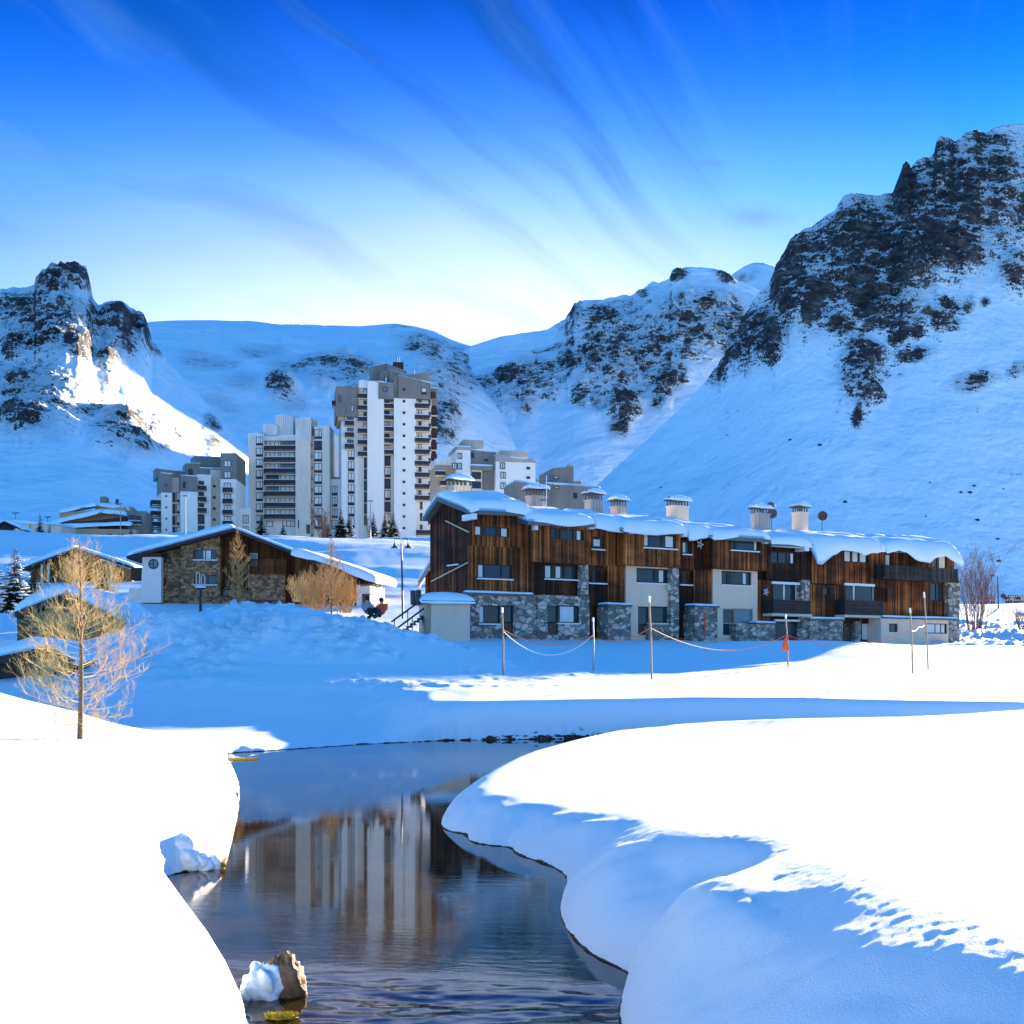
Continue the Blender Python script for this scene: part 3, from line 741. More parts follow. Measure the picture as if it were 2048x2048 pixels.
# ---------------------------------------------------------------- facade helpers
class Face:
    """a vertical facade plane: picture columns and rows become metres along and up it"""
    def __init__(s, px, D, ang):
        s.o = ((px-HX)/F*D, D); a = rad(ang); s.d = (math.cos(a), math.sin(a)); s.n = (math.sin(a), -math.cos(a)); s.ang = ang
    def u(s, px, off=0):
        k = (px-HX)/F; ox = s.o[0]+s.n[0]*off; oy = s.o[1]+s.n[1]*off
        return (k*oy-ox)/(s.d[0]-k*s.d[1])
    def z(s, u, py, off=0):
        y = s.o[1]+u*s.d[1]+off*s.n[1]; return CH+(HY-py)/F*y
    def pt(s, u, z, off=0):
        return (s.o[0]+u*s.d[0]+off*s.n[0], s.o[1]+u*s.d[1]+off*s.n[1], z)
    def rect(s, r, off=0):
        u0 = s.u(r[0], off); u1 = s.u(r[2], off); um = (u0+u1)/2
        return u0, u1, s.z(um, r[3], off), s.z(um, r[1], off)
def fbox(mb, f, u0, u1, z0, z1, o0, o1):
    """box on a facade between two offsets (o1 nearer the viewer)"""
    return mb.hexa([f.pt(u0, z0, o1), f.pt(u1, z0, o1), f.pt(u1, z0, o0), f.pt(u0, z0, o0), f.pt(u0, z1, o1), f.pt(u1, z1, o1), f.pt(u1, z1, o0), f.pt(u0, z1, o0)])
def pbox(mb, f, r, o0, o1):
    u0, u1, z0, z1 = f.rect(r, o1); return fbox(mb, f, u0, u1, z0, z1, o0, o1)
def panel(mb, f, u0, u1, z0, z1, off, holes, back=.5, rec=.2):
    """wall panel with real openings and reveals"""
    us = sorted({u0, u1, *[min(max(h[0], u0), u1) for h in holes], *[min(max(h[1], u0), u1) for h in holes]})
    zs = sorted({z0, z1, *[min(max(h[2], z0), z1) for h in holes], *[min(max(h[3], z0), z1) for h in holes]})
    for i in range(len(us)-1):
        for j in range(len(zs)-1):
            um, zm = (us[i]+us[i+1])/2, (zs[j]+zs[j+1])/2
            if any(h[0] < um < h[1] and h[2] < zm < h[3] for h in holes): continue
            mb.quad(f.pt(us[i], zs[j], off), f.pt(us[i+1], zs[j], off), f.pt(us[i+1], zs[j+1], off), f.pt(us[i], zs[j+1], off))
    for (a, b, c, d) in holes:
        a, b, c, d = max(a, u0), min(b, u1), max(c, z0), min(d, z1)
        q = [(a, c), (b, c), (b, d), (a, d)]
        for k in range(4):
            p, r = q[k], q[(k+1) % 4]
            mb.quad(f.pt(*p, off), f.pt(*r, off), f.pt(*r, off-rec), f.pt(*p, off-rec))
    q = [(u0, z0), (u1, z0), (u1, z1), (u0, z1)]
    for k in range(4):
        p, r = q[k], q[(k+1) % 4]
        mb.quad(f.pt(*p, off), f.pt(*p, off-back), f.pt(*r, off-back), f.pt(*r, off))
def window(par, f, h, off, div=(), curtains=(), rec=.2, bar=.07, frame='frame', glass='glass', sill=None, name='window', lower=0, trans=None):
    """frame with mullions, a pane, curtains behind, and a sill; h = (u0,u1,z0,z1)"""
    u0, u1, z0, z1 = h
    o1 = off-rec+.09; o0 = off-rec-.02
    mb = MB()
    fbox(mb, f, u0, u1, z0, z0+bar, o0, o1); fbox(mb, f, u0, u1, z1-bar, z1, o0, o1)
    fbox(mb, f, u0, u0+bar, z0+bar, z1-bar, o0, o1); fbox(mb, f, u1-bar, u1, z0+bar, z1-bar, o0, o1)
    for dv in div:
        t, w = dv if isinstance(dv, tuple) else (dv, bar)
        uu = u0+(u1-u0)*t; fbox(mb, f, uu-w/2, uu+w/2, z0+bar, z1-bar, o0, o1-.005)
    if trans: fbox(mb, f, u0+bar, u1-bar, z0+(z1-z0)*trans-bar/2, z0+(z1-z0)*trans+bar/2, o0, o1-.01)
    w = mb.build(name, M[frame], par)
    if lower:
        m3 = MB(); fbox(m3, f, u0+bar, u1-bar, z0+bar, z0+(z1-z0)*lower, o0, o1-.02); m3.build('panel', M['door_brown'] if frame != 'metal_dark' else M['door_blue'], w)
    m2 = MB(); fbox(m2, f, u0+bar*.9, u1-bar*.9, z0+(z1-z0)*lower+bar*.9, z1-bar*.9, o0+.015, o0+.045)
    m2.build('pane', M[glass], w)
    for (a, b) in curtains:
        m4 = MB(); uu0 = u0+bar+(u1-u0-2*bar)*a; uu1 = u0+bar+(u1-u0-2*bar)*b
        n = max(4, int((uu1-uu0)/.07))
        for k in range(n):
            ua = uu0+(uu1-uu0)*k/n; ub = uu0+(uu1-uu0)*(k+1)/n; da = .012*(k % 2); db = .012*((k+1) % 2)
            m4.quad(f.pt(ua, z0+(z1-z0)*lower+bar, o0+.05+da), f.pt(ub, z0+(z1-z0)*lower+bar, o0+.05+db), f.pt(ub, z1-bar, o0+.05+db), f.pt(ua, z1-bar, o0+.05+da))
        m4.build('curtain', M['curtain'], w)
    if sill:
        m5 = MB(); fbox(m5, f, u0-.08, u1+.08, z0-.09, z0, off-rec, off+.1); m5.build('sill', M[sill], w)
    return w
def snow_slab(par, A, B, C, Dd, thick, name='roof_snow', nu=60, nv=16, droop=.25, seed=1, back_droop=0, wav=.18, mat='snow', edge=.5):
    """a thick blanket of snow on the roof plane A-B (eave) C-D (ridge)"""
    A, B, C, Dd = map(Vector, (A, B, C, Dd))
    Lu = (B-A).length; Lv = (Dd-A).length
    top = []; bot = []
    upn = (B-A).cross(Dd-A).normalized()
    if upn.z < 0: upn = -upn
    outv = (A-Dd).normalized()
    us = [0.5-0.5*math.cos(math.pi*i/nu) if nu < 24 else i/nu for i in range(nu+1)]
    if nu >= 24: us = [0, .15/nu, .45/nu]+[i/nu for i in range(1, nu)]+[1-.45/nu, 1-.15/nu, 1]
    vs = [0, .012, .035, .07]+[.07+(.93-.07)*((i+1)/(nv))**1.2 for i in range(nv)]+[.965, .988, 1]
    for v in vs:
        rt, rb = [], []
        for u in us:
            p = A.lerp(B, u).lerp(Dd.lerp(C, u), v)
            du = min(u, 1-u)*Lu; dv = min(v*Lv*1.0, (1-v)*Lv*1.0)
            d = min(du, dv); q = min(d/(thick*edge*2), 1)
            h = thick*math.sqrt(max(0, 1-(1-q)**2))
            nz = float(pnoise(u*Lu/2.6+seed, v*Lv/2.2+seed*2, seed)); n2 = float(pnoise(u*Lu/.9+seed, v*Lv/1.1, seed+5))
            h *= 1+wav*1.0*nz+wav*.35*n2
            e = max(0, 1-v*Lv/.9)
            hang = e*e*droop*max(0, .5+1.1*float(pnoise(u*Lu/4.6+seed*5.37, 0.3, seed+2))+.1*float(pnoise(u*Lu/.9, .3, seed+3)))
            e2 = max(0, 1-(1-v)*Lv/.9); hang2 = e2*e2*back_droop*max(0, .5+.8*float(pnoise(u*Lu/2.1, 7.3, seed+2)))
            off = outv*(hang*.35)-outv*(hang2*.35)
            rt.append(p+Vector((0, 0, h-hang*.55-hang2*.5))+off)
            rb.append(p+Vector((0, 0, .012-hang-hang2))+off)
        top.append(rt); bot.append(rb)
    nr, nc = len(vs), len(us)
    mb = MB(); vsall = [tuple(p) for r in top for p in r]+[tuple(p) for r in bot for p in r]
    fs = []; n = nr*nc
    for i in range(nr-1):
        for j in range(nc-1):
            a = i*nc+j; fs.append((a, a+1, a+nc+1, a+nc)); fs.append((n+a+nc, n+a+nc+1, n+a+1, n+a))
    for j in range(nc-1):
        fs.append((n+j, n+j+1, j+1, j)); a = (nr-1)*nc+j; fs.append((a, a+1, n+a+1, n+a))
    for i in range(nr-1):
        a = i*nc; fs.append((a, a+nc, n+a+nc, n+a)); a = i*nc+nc-1; fs.append((n+a, n+a+nc, a+nc, a))
    mb.add(vsall, fs)
    return mb.build(name, M[mat], par, smooth=True)
def slab(mb, A, B, C, Dd, t):
    """roof plate of thickness t below the plane A B C D"""
    q = [Vector(p) for p in (A, B, C, Dd)]
    n = (q[1]-q[0]).cross(q[3]-q[0]).normalized()
    if n.z < 0: n = -n
    lo = [tuple(p-n*t) for p in q]; hi = [tuple(p) for p in q]
    mb.hexa(lo+hi)

# ---------------------------------------------------------------- the long timber chalet
def build_chalet():
    f = Face(943, 83, CHANG)
    base = f.pt(25, 3.6, 0)
    c = thing('timber_chalet', 'long three storey timber and stone apartment chalet under thick snow beyond the river', 'chalet', base)
    L = f.u(1912)
    groups = {}
    def W(key): return groups.setdefault(key, MB())
    def pan(mat, r, off, wins=(), back=.6):
        u0, u1, z0, z1 = f.rect(r, off)
        hs = []
        for w in wins:
            h = f.rect(w['r'], off); h = (max(h[0], u0+.02), min(h[1], u1-.02), max(h[2], z0+.02), min(h[3], z1-.02)); hs.append(h)
        pm = MB(); panel(pm, f, u0, u1, z0, z1, off, hs, back); pm.build(mats[mat], M[mat], c)
        for w, h in zip(wins, hs):
            kw = {k: v for k, v in w.items() if k != 'r'}
            window(c, f, h, off, **kw)
        return u0, u1, z0, z1
    mats = {'larch_wood': 'wall', 'larch_dark': 'wall', 'stone': 'stone_wall', 'plaster': 'plaster_wall'}
    wd, wk, st, pl = 'larch_wood', 'larch_dark', 'stone', 'plaster'
    w3 = dict(div=[(.2, .07), (.27, .3), (.7, .3), (.77, .07)])
    # section A
    pan(wd, (943, 1016, 1062, 1094), .0, [dict(r=(950, 1053, 1019, 1073), curtains=[(.02, .16), (.8, .98)], **w3)])
    pan(wd, (943, 1094, 1064, 1189), .12, [dict(r=(956, 1129, 1024, 1157), curtains=[(.02, .15)], div=[(.2, .1), (.72, .1)], sill='white')])
    pan(st, (928, 1190, 1075, 1290), .25, [dict(r=(959, 1211, 1001, 1247), curtains=[(.0, .2)], sill='white'), dict(r=(1003, 1211, 1027, 1268), name='door', lower=.4, frame='frame')])
    # section B
    pan(wd, (1060, 1042, 1178, 1126), .75, [dict(r=(1103, 1058, 1168, 1080), div=[(.2, .25), (.3, .07), (.74, .3)], curtains=[(.84, .95)])], back=1.3)
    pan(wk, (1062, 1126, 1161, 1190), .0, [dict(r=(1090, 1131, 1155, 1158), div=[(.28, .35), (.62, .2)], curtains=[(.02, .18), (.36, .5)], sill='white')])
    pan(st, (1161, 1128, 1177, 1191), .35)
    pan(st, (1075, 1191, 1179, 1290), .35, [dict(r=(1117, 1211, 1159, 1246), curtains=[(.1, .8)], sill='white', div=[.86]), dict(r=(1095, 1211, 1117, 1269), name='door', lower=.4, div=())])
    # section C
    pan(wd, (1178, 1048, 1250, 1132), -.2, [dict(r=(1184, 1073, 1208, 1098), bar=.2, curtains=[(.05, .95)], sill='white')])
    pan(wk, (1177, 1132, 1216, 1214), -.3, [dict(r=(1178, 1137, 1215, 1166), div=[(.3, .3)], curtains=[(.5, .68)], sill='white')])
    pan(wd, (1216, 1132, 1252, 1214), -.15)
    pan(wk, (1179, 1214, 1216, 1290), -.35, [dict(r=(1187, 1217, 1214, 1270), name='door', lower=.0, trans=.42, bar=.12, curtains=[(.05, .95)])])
    # section D
    pan(wd, (1249, 1050, 1361, 1132), .75, [dict(r=(1288, 1068, 1353, 1096), div=[(.16, .05), (.6, .25)], curtains=[(.01, .14), (.72, .97)], sill='white', bar=.12)], back=1.3)
    pan(pl, (1252, 1132, 1342, 1290), .0, [dict(r=(1273, 1137, 1337, 1166), div=[(.62, .3)], curtains=[(.76, .9)], sill='white', bar=.1), dict(r=(1298, 1213, 1341, 1246), sill='white', bar=.1), dict(r=(1276, 1213, 1298, 1270), name='door', lower=.35, frame='frame')])
    pan(st, (1342, 1134, 1358, 1290), .3)
    # section E
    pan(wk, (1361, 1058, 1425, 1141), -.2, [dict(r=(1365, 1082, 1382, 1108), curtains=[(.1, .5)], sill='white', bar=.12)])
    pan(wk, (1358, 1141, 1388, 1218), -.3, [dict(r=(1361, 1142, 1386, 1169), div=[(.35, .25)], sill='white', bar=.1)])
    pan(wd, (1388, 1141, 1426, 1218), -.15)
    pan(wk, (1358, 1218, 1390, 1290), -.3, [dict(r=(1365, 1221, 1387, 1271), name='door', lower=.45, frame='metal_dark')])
    # section F
    pan(wd, (1425, 1068, 1533, 1139), .75, [dict(r=(1462, 1080, 1517, 1101), div=[(.22, .25)], curtains=[(.92, 1)], sill='white')], back=1.3)
    pan(pl, (1426, 1139, 1515, 1290), .0, [dict(r=(1443, 1143, 1503, 1170), div=[(.28, .4)], curtains=[(.78, .88)], sill='white', bar=.1), dict(r=(1470, 1217, 1506, 1247), frame='metal_grey', glass='glass_blue'), dict(r=(1446, 1217, 1470, 1271), name='door', frame='metal_grey', trans=.45)])
    # section G
    pan(wk, (1533, 1080, 1621, 1160), .05, [dict(r=(1542, 1104, 1593, 1127), div=[(.33, .1), (.66, .1)], curtains=[(.84, .94)])])
    pan(wd, (1515, 1160, 1544, 1290), -.1)
    pan(wk, (1544, 1160, 1604, 1240), -.15, [dict(r=(1546, 1166, 1603, 1207), frame='white', bar=.06, div=[(.42, .15)], glass='glass', curtains=[(.85, .98)])])
    pan(st, (1604, 1160, 1620, 1295), .3)
    pan(wk, (1550, 1240, 1604, 1295), -.15, [dict(r=(1552, 1242, 1602, 1285), name='garage_door', lower=.88, frame='metal_dark')])
    # section H
    pan(wd, (1621, 1085, 1767, 1170), .1, [dict(r=(1638, 1101, 1648, 1112), bar=.04), dict(r=(1689, 1102, 1736, 1125), div=[(.34, .16), (.67, .16)], curtains=[(.02, .27), (.4, .61), (.73, .98)])])
    pan(wd, (1621, 1170, 1690, 1240), .0, [dict(r=(1647, 1176, 1659, 1189), bar=.04)])
    pan(wk, (1690, 1170, 1767, 1235), -.05, [dict(r=(1691, 1170, 1749, 1208), frame='white', bar=.06, div=[(.32, .15)])])
    pan(wk, (1686, 1235, 1767, 1295), -.1, [dict(r=(1688, 1247, 1708, 1284), name='door', lower=.85), dict(r=(1724, 1246, 1744, 1284), name='door', frame='frame', glass='glass_light', lower=.1)])
    pan(st, (1621, 1240, 1686, 1295), .6, back=1.2)
    pan(st, (1711, 1243, 1722, 1295), .2); pan(st, (1745, 1243, 1766, 1295), .2)
    # section I
    pan(wd, (1767, 1085, 1909, 1157), .0, [dict(r=(1771, 1108, 1783, 1135), curtains=[(.05, .95)]), dict(r=(1864, 1104, 1895, 1137), div=[(.45, .3)], curtains=[(.55, .95)])])
    pan(wd, (1767, 1157, 1897, 1237), .1, [dict(r=(1766, 1176, 1773, 1204)), dict(r=(1861, 1166, 1888, 1202), div=[.5])])
    pan(st, (1897, 1157, 1919, 1310), .5, back=1.4)
    pan(pl, (1762, 1237, 1897, 1300), 1.2, [dict(r=(1778, 1247, 1796, 1264), bar=.06), dict(r=(1850, 1247, 1895, 1267), div=[.5, .75], curtains=[(.05, .95)])], back=1.8)
    # stone plinth blocks that stand forward
    pan(st, (1216, 1212, 1262, 1292), .9, back=1.3); pan(st, (1390, 1214, 1435, 1292), .9, back=1.3)
    pan(st, (1300, 1250, 1345, 1292), .5, back=.9); pan(st, (1472, 1248, 1551, 1294), .6, back=1.0)
    # body behind the panels and the side wall
    ztop = 12.4; d = 5.6
    body = W('larch_dark')
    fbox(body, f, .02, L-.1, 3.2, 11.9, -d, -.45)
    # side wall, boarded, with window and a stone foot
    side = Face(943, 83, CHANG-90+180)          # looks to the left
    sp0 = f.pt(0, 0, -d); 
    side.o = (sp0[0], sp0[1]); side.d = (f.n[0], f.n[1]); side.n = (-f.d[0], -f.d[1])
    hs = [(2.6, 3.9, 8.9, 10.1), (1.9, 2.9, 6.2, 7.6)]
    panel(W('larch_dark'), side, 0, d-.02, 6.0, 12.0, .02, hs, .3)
    for h in hs: window(c, side, h, .02, sill='white')
    W('larch_dark').add([side.pt(0, 12.0, .02), side.pt(d, 12.0, .02), side.pt(d-3.5, 13.2, .02)], [(0, 1, 2)])
    for q in ((.0, .9, 3, 6.0, .15), (4.6, d+.1, 3, 6.4, .12)):
        pm = MB(); panel(pm, side, *q, [], .3); pm.build('stone_wall', M['stone'], c)
    panel(W('larch_dark'), side, .9, 4.6, 3, 6.0, .02, [], .3)
    for (a, b) in (((2.3, 11.95), (d-.2, 10.9)), ((.3, 7.9), (d-.3, 8.9))):
        t = MB(); t.tube([side.pt(a[0], a[1], .1), side.pt(b[0], b[1], .1)], .05, n=4); t.build('trim', M['beam'], c)
    for k, mb in groups.items(): mb.build(mats[k], M[k], c)
    # roofs: plates with sheet edges, ridge behind
    rv = 3.5
    def roof(pxa, pxb, pye_a, pye_b, ov, seed, thick, droop, rise=1.7, backz=-.6, snowlift=0):
        ua, ub = f.u(pxa, ov), f.u(pxb, ov)
        za, zb = f.z(ua, pye_a, ov), f.z(ub, pye_b, ov)
        A, B = f.pt(ua, za, ov), f.pt(ub, zb, ov); C, Dd = f.pt(ub, zb+rise, -rv), f.pt(ua, za+rise, -rv)
        bo = .0 if seed == 3 else .45
        E, G = f.pt(ub, zb+.1, -d-bo), f.pt(ua, za+.1, -d-bo)
        mb = MB(); slab(mb, A, B, C, Dd, .28); slab(mb, G, E, C, Dd, .28)
        r = mb.build('roof', M['roof_edge'], c)
        snow_slab(r, A, B, C, Dd, thick, seed=seed, droop=droop, nu=max(26, int((ub-ua)*5)), nv=14)
        snow_slab(r, G, E, C, Dd, thick, seed=seed+3, droop=.1, nu=max(26, int((ub-ua)*3)), nv=8)
        return ua, ub, za, zb
    roof(940, 1066, 1020, 1025, .9, 3, .62, .5, 1.35)
    roof(1056, 1190, 1042, 1047, 1.35, 7, .55, .4, 1.15)
    roof(1191, 1249, 1050, 1053, .8, 9, .55, .6, 1.2)
    roof(1247, 1374, 1056, 1061, 1.35, 11, .55, .4, 1.1)
    roof(1375, 1424, 1064, 1066, .8, 15, .55, .6, 1.15)
    roof(1425, 1542, 1071, 1078, 1.35, 17, .55, .4, 1.05)
    roof(1543, 1624, 1086, 1090, 1.0, 19, .55, .3, 1.05)
    roof(1625, 1771, 1089, 1098, 1.0, 23, .68, 1.3, 1.1)
    roof(1772, 1917, 1098, 1101, 1.0, 29, .68, 1.4, 1.1)
    # boarded verge on the left gable and pale purlin ends and fascia beams
    mb = MB()
    A = f.pt(-.16, 12.2, .9); Dp = f.pt(-.16, 13.65, -rv); G = f.pt(-.16, 12.3, -d-.05)
    for (p, q) in ((A, Dp), (G, Dp)):
        p, q = Vector(p), Vector(q); off = Vector(f.pt(.06, 0, 0))-Vector(f.pt(0, 0, 0))
        mb.hexa([tuple(p-Vector((0, 0, .45))), tuple(p-Vector((0, 0, .45))+off), tuple(q-Vector((0, 0, .45))+off), tuple(q-Vector((0, 0, .45))), tuple(p), tuple(p+off), tuple(q+off), tuple(q)])
    mb.build('verge_board', M['brown'], c)
    for (px, py, w) in ((948, 1030, .4), (1071, 1052, .35), (1183, 1050, .55), (1263, 1060, .3), (1368, 1066, .5), (1437, 1072, .3), (1531, 1080, .5), (1612, 1095, .6), (1764, 1094, .6)):
        u = f.u(px, 1.0); z = f.z(u, py, 1.0)
        mb = MB(); fbox(mb, f, u-w*.4, u+w*.4, z-.28, z+.1, -.3, 1.12); mb.build('roof_beam', M['white'], c)
    for r in ((955, 1025, 1050, 1029), (1075, 1046, 1175, 1051), (1270, 1058, 1358, 1062), (1440, 1071, 1527, 1075), (1545, 1091, 1612, 1095)):
        o = .95 if r[0] > 1000 else .25
        mb = MB(); pbox(mb, f, r, o-.35, o); mb.build('fascia_beam', M['beam'], c)
    # balconies
    def balcony(r, off, dep, mat, slabz=True, posts=0):
        u0, u1, z0, z1 = f.rect(r, off+dep)
        mb = MB(); n = int((u1-u0)/.17)
        for k in range(n):
            a = u0+(u1-u0)*k/n; w = (u1-u0)/n
            # cut-out balusters: narrow waist
            pr = [(0, .46), (.25, .34), (.5, .46), (.75, .34), (1, .46)]
            for i in range(4):
                za, zb = z0+.08+(z1-z0-.16)*pr[i][0], z0+.08+(z1-z0-.16)*pr[i+1][0]
                wa, wb = pr[i][1]*w, pr[i+1][1]*w; m_ = a+w/2
                mb.hexa([f.pt(m_-wa, za, off+dep), f.pt(m_+wa, za, off+dep), f.pt(m_+wa, za, off+dep-.03), f.pt(m_-wa, za, off+dep-.03), f.pt(m_-wb, zb, off+dep), f.pt(m_+wb, zb, off+dep), f.pt(m_+wb, zb, off+dep-.03), f.pt(m_-wb, zb, off+dep-.03)])
        fbox(mb, f, u0-.05, u1+.05, z1-.08, z1, off+dep-.08, off+dep+.05); fbox(mb, f, u0, u1, z0, z0+.09, off+dep-.06, off+dep+.03)
        for uu in (u0, u1):
            fbox(mb, f, uu-.03, uu+.03, z0, z1, off, off+dep-.1)
        b = mb.build('balcony', M[mat], c)
        m2 = MB(); fbox(m2, f, u0-.1, u1+.1, z0-.22, z0-.02, off-.02, off+dep+.04); m2.build('floor_slab', M['beam' if mat != 'grey_wood' else 'grey_wood'], b)
        return b
    balcony((1546, 1200, 1622, 1227), .0, 1.0, 'brown'); balcony((1690, 1201, 1768, 1230), .1, 1.0, 'brown'); balcony((1768, 1134, 1916, 1156), .1, 1.0, 'grey_wood')
    # roller shutter boxes
    for (r, a, b) in (((1545, 1164, 1605, 1169), -.1, .1), ((1690, 1167, 1750, 1172), .0, .2), ((1551, 1239, 1606, 1243), -.1, .1)):
        mb = MB(); pbox(mb, f, r, a, b); mb.build('shutter_box', M['white'], c)
    # flat annex roofs and their snow
    def flat(r, off, dep, seed):
        u0, u1, z0, z1 = f.rect(r, off)
        mb = MB(); fbox(mb, f, u0, u1, z0, z0+.14, off-dep, off+.12); a = mb.build('annex_roof', M['roof_edge'], c)
        snow_slab(a, f.pt(u0, z0+.14, off+.1), f.pt(u1, z0+.14, off+.1), f.pt(u1, z0+.14, off-dep), f.pt(u0, z0+.14, off-dep), .16, seed=seed, droop=.05, nu=26, nv=5)
    flat((1764, 1233, 1915, 1239), 1.25, 1.2, 41); flat((1213, 1208, 1263, 1213), .95, 1.1, 42); flat((1388, 1210, 1437, 1215), .95, 1.1, 43); flat((1619, 1236, 1688, 1241), .7, .7, 44); flat((1510, 1243, 1550, 1249), .7, .7, 45); flat((930, 1186, 1066, 1191), .35, .3, 46)
    # plaster annex on the left corner
    a0 = Face(853, 79.5, CHANG-20)
    mb = MB(); u1 = a0.u(940)
    hs = [(.0, .0, 0, 0)]
    panel(mb, a0, 0, u1, 2.8, a0.z(0, 1207), 0, [], .3)
    zt = a0.z(0, 1207)
    al = Face(853, 79.5, 0); al.o = a0.pt(0, 0, -3.2)[:2]; al.d = a0.n; al.n = (-a0.d[0], -a0.d[1])
    sl = [(x, x+.12, zt-1.3, zt-.55) for x in (1.5, 2.0, 2.5)]
    panel(mb, al, 0, 3.2, 2.8, zt, 0, sl, .3)
    mb.build('plaster_wall', M['plaster'], c)
    for h in sl:
        mb = MB(); fbox(mb, al, *h, -.2, -.15); mb.build('slit_window', M['glass'], c)
    mb = MB(); fbox(mb, a0, -.35, u1+.3, zt, zt+.18, -3.4, .35); a = mb.build('annex_roof', M['roof_edge'], c)
    snow_slab(a, a0.pt(-.4, zt+.18, .3), a0.pt(u1+.3, zt+.18, .3), a0.pt(u1+.3, zt+.25, -3.4), a0.pt(-.4, zt+.25, -3.4), .62, seed=51, droop=.2, nu=30, nv=12, edge=1.1)
    # lean-to with a glazed gable behind the left corner
    g = Face(845, 90, 5)
    mb = MB(); ub = g.u(905); panel(mb, g, 0.2, ub, 4, 8.9, 0, [(.5, 1.0, 5.2, 8.2), (1.2, 1.7, 5.2, 8.6)], .3)
    mb.build('wall', M['larch_wood'], c)
    window(c, g, (.5, 1.0, 5.2, 8.2), 0, trans=.5); window(c, g, (1.2, 1.7, 5.2, 8.6), 0, trans=.5)
    mb = MB(); A, B = g.pt(-.35, 8.0, .6), g.pt(1.5, 10.9, .6); C, Dd = g.pt(1.5, 10.9, -6), g.pt(-.35, 8.0, -6)
    slab(mb, A, B, C, Dd, .25); r = mb.build('lean_to_roof', M['metal_grey'], c)
    snow_slab(r, A, Dd, C, B, .25, seed=57, nu=24, nv=8, droop=.1)
    # chimneys with little roofs
    def chimney(px, py0, py1, w, v, mat, flat_=False, seed=0):
        u = f.u(px, -v); z1 = f.z(u, py0, -v); z0 = f.z(u, py1, -v)-.8
        h = z1-z0; mb = MB(); fbox(mb, f, u-w/2, u+w/2, z0, z1-.95, -v-.45, -v+.45)
        fbox(mb, f, u-w/2-.06, u+w/2+.06, z1-.95, z1-.87, -v-.5, -v+.5)
        ch = mb.build('chimney', M[mat], c)
        m2 = MB(); n = max(3, int(w/.28))
        for k in range(n+1):
            uu = u-w/2+.05+(w-.1)*k/n; fbox(m2, f, uu-.04, uu+.04, z1-.87, z1-.5, .32-v, .4-v); fbox(m2, f, uu-.04, uu+.04, z1-.87, z1-.5, -.4-v, -.32-v)
        m2.build('vent', M['roof_edge'], ch)
        m3 = MB()
        fbox(m3, f, u-w/2-.18, u+w/2+.18, z1-.5, z1-.42, -v-.6, -v+.6)
        m3.add([f.pt(u-w/2-.18, z1-.42, -v+.6), f.pt(u+w/2+.18, z1-.42, -v+.6), f.pt(u+w/2+.18, z1-.42, -v-.6), f.pt(u-w/2-.18, z1-.42, -v-.6), f.pt(u-w/2-.1, z1-.15, -v), f.pt(u+w/2+.1, z1-.15, -v)], [(0, 1, 5, 4), (2, 3, 4, 5), (1, 2, 5), (3, 0, 4)])
        m3.build('chimney_cap', M['brown'], ch)
        A, B, C, Dd = f.pt(u-w/2-.2, z1-.4, -v+.62), f.pt(u+w/2+.2, z1-.4, -v+.62), f.pt(u+w/2+.2, z1-.4, -v-.62), f.pt(u-w/2-.2, z1-.4, -v-.62)
        snow_slab(ch, A, B, C, Dd, .48, 'snow_cap', nu=12, nv=6, droop=.12, seed=seed+60, edge=1.0)
    chimney(919, 948, 978, 1.4, 7.0, 'clad_zinc', seed=1); chimney(1072, 968, 1004, 1.25, 3.9, 'clad_zinc', seed=2); chimney(1187, 977, 1014, 1.05, 4.2, 'clad_zinc', seed=3)
    chimney(1237, 990, 1020, .85, 4.0, 'clad_zinc', seed=4); chimney(1355, 990, 1026, 1.5, 3.8, 'plaster', seed=5); chimney(1521, 1006, 1048, 1.3, 3.4, 'clad_zinc', seed=6); chimney(1600, 1004, 1044, 1.0, 3.8, 'plaster', seed=7)
    # christmas star lights hung on the boards
    for (px, py, s_) in ((1398, 1089, .35), (1530, 1184, .3), (1673, 1229, .25)):
        u = f.u(px, 0); z = f.z(u, py, 0); mb = MB()
        for k in range(5):
            a = k*math.pi*.4; b = a+math.pi*.8
            mb.tube([f.pt(u+s_*math.cos(a), z+s_*math.sin(a), .12), f.pt(u+s_*math.cos(b), z+s_*math.sin(b), .12)], .02, n=4)
        mb.build('star_ornament', M['white'], c)
    mb = MB(); u = f.u(1334, 0); z = f.z(u, 1176, 0); fbox(mb, f, u-.15, u+.15, z-.2, z+.2, 0, .3); mb.build('meter_box', M['beam'], c)
    mb = MB(); mb.tube([f.pt(f.u(1409, .95), f.z(f.u(1409, .95), 1268, .95), .97), f.pt(f.u(1409, .95), f.z(f.u(1409, .95), 1226, .95), .97)], .05, n=6); mb.build('red_post', M['rope_red'], c)
    # aerial and dishes
    t = thing('aerial', 'tall white television aerial mast standing on the left end of the chalet roof', 'aerial', f.pt(f.u(1093, -2), f.z(f.u(1093, -2), 1010, -2), -2))
    b = Vector(t.location); mb = MB(); mb.tube([b-Vector((0, 0, .5)), b+Vector((0, 0, 2.1))], .035); mb.build('mast', M['white'], t)
    mb = MB()
    for zz, w in ((2.0, .5), (1.75, .7), (1.5, .45)):
        mb.tube([b+Vector((-w, 0, zz)), b+Vector((w, .1, zz))], .015, n=4)
        for k in range(5):
            x = -w+2*w*k/4; mb.tube([b+Vector((x, 0, zz-.2)), b+Vector((x, 0, zz+.2))], .01, n=3)
    mb.tube([b+Vector((-.5, 0, .35)), b+Vector((.1, 0, .35))], .04, n=4)
    mb.build('antenna_rods', M['metal_dark'], t)
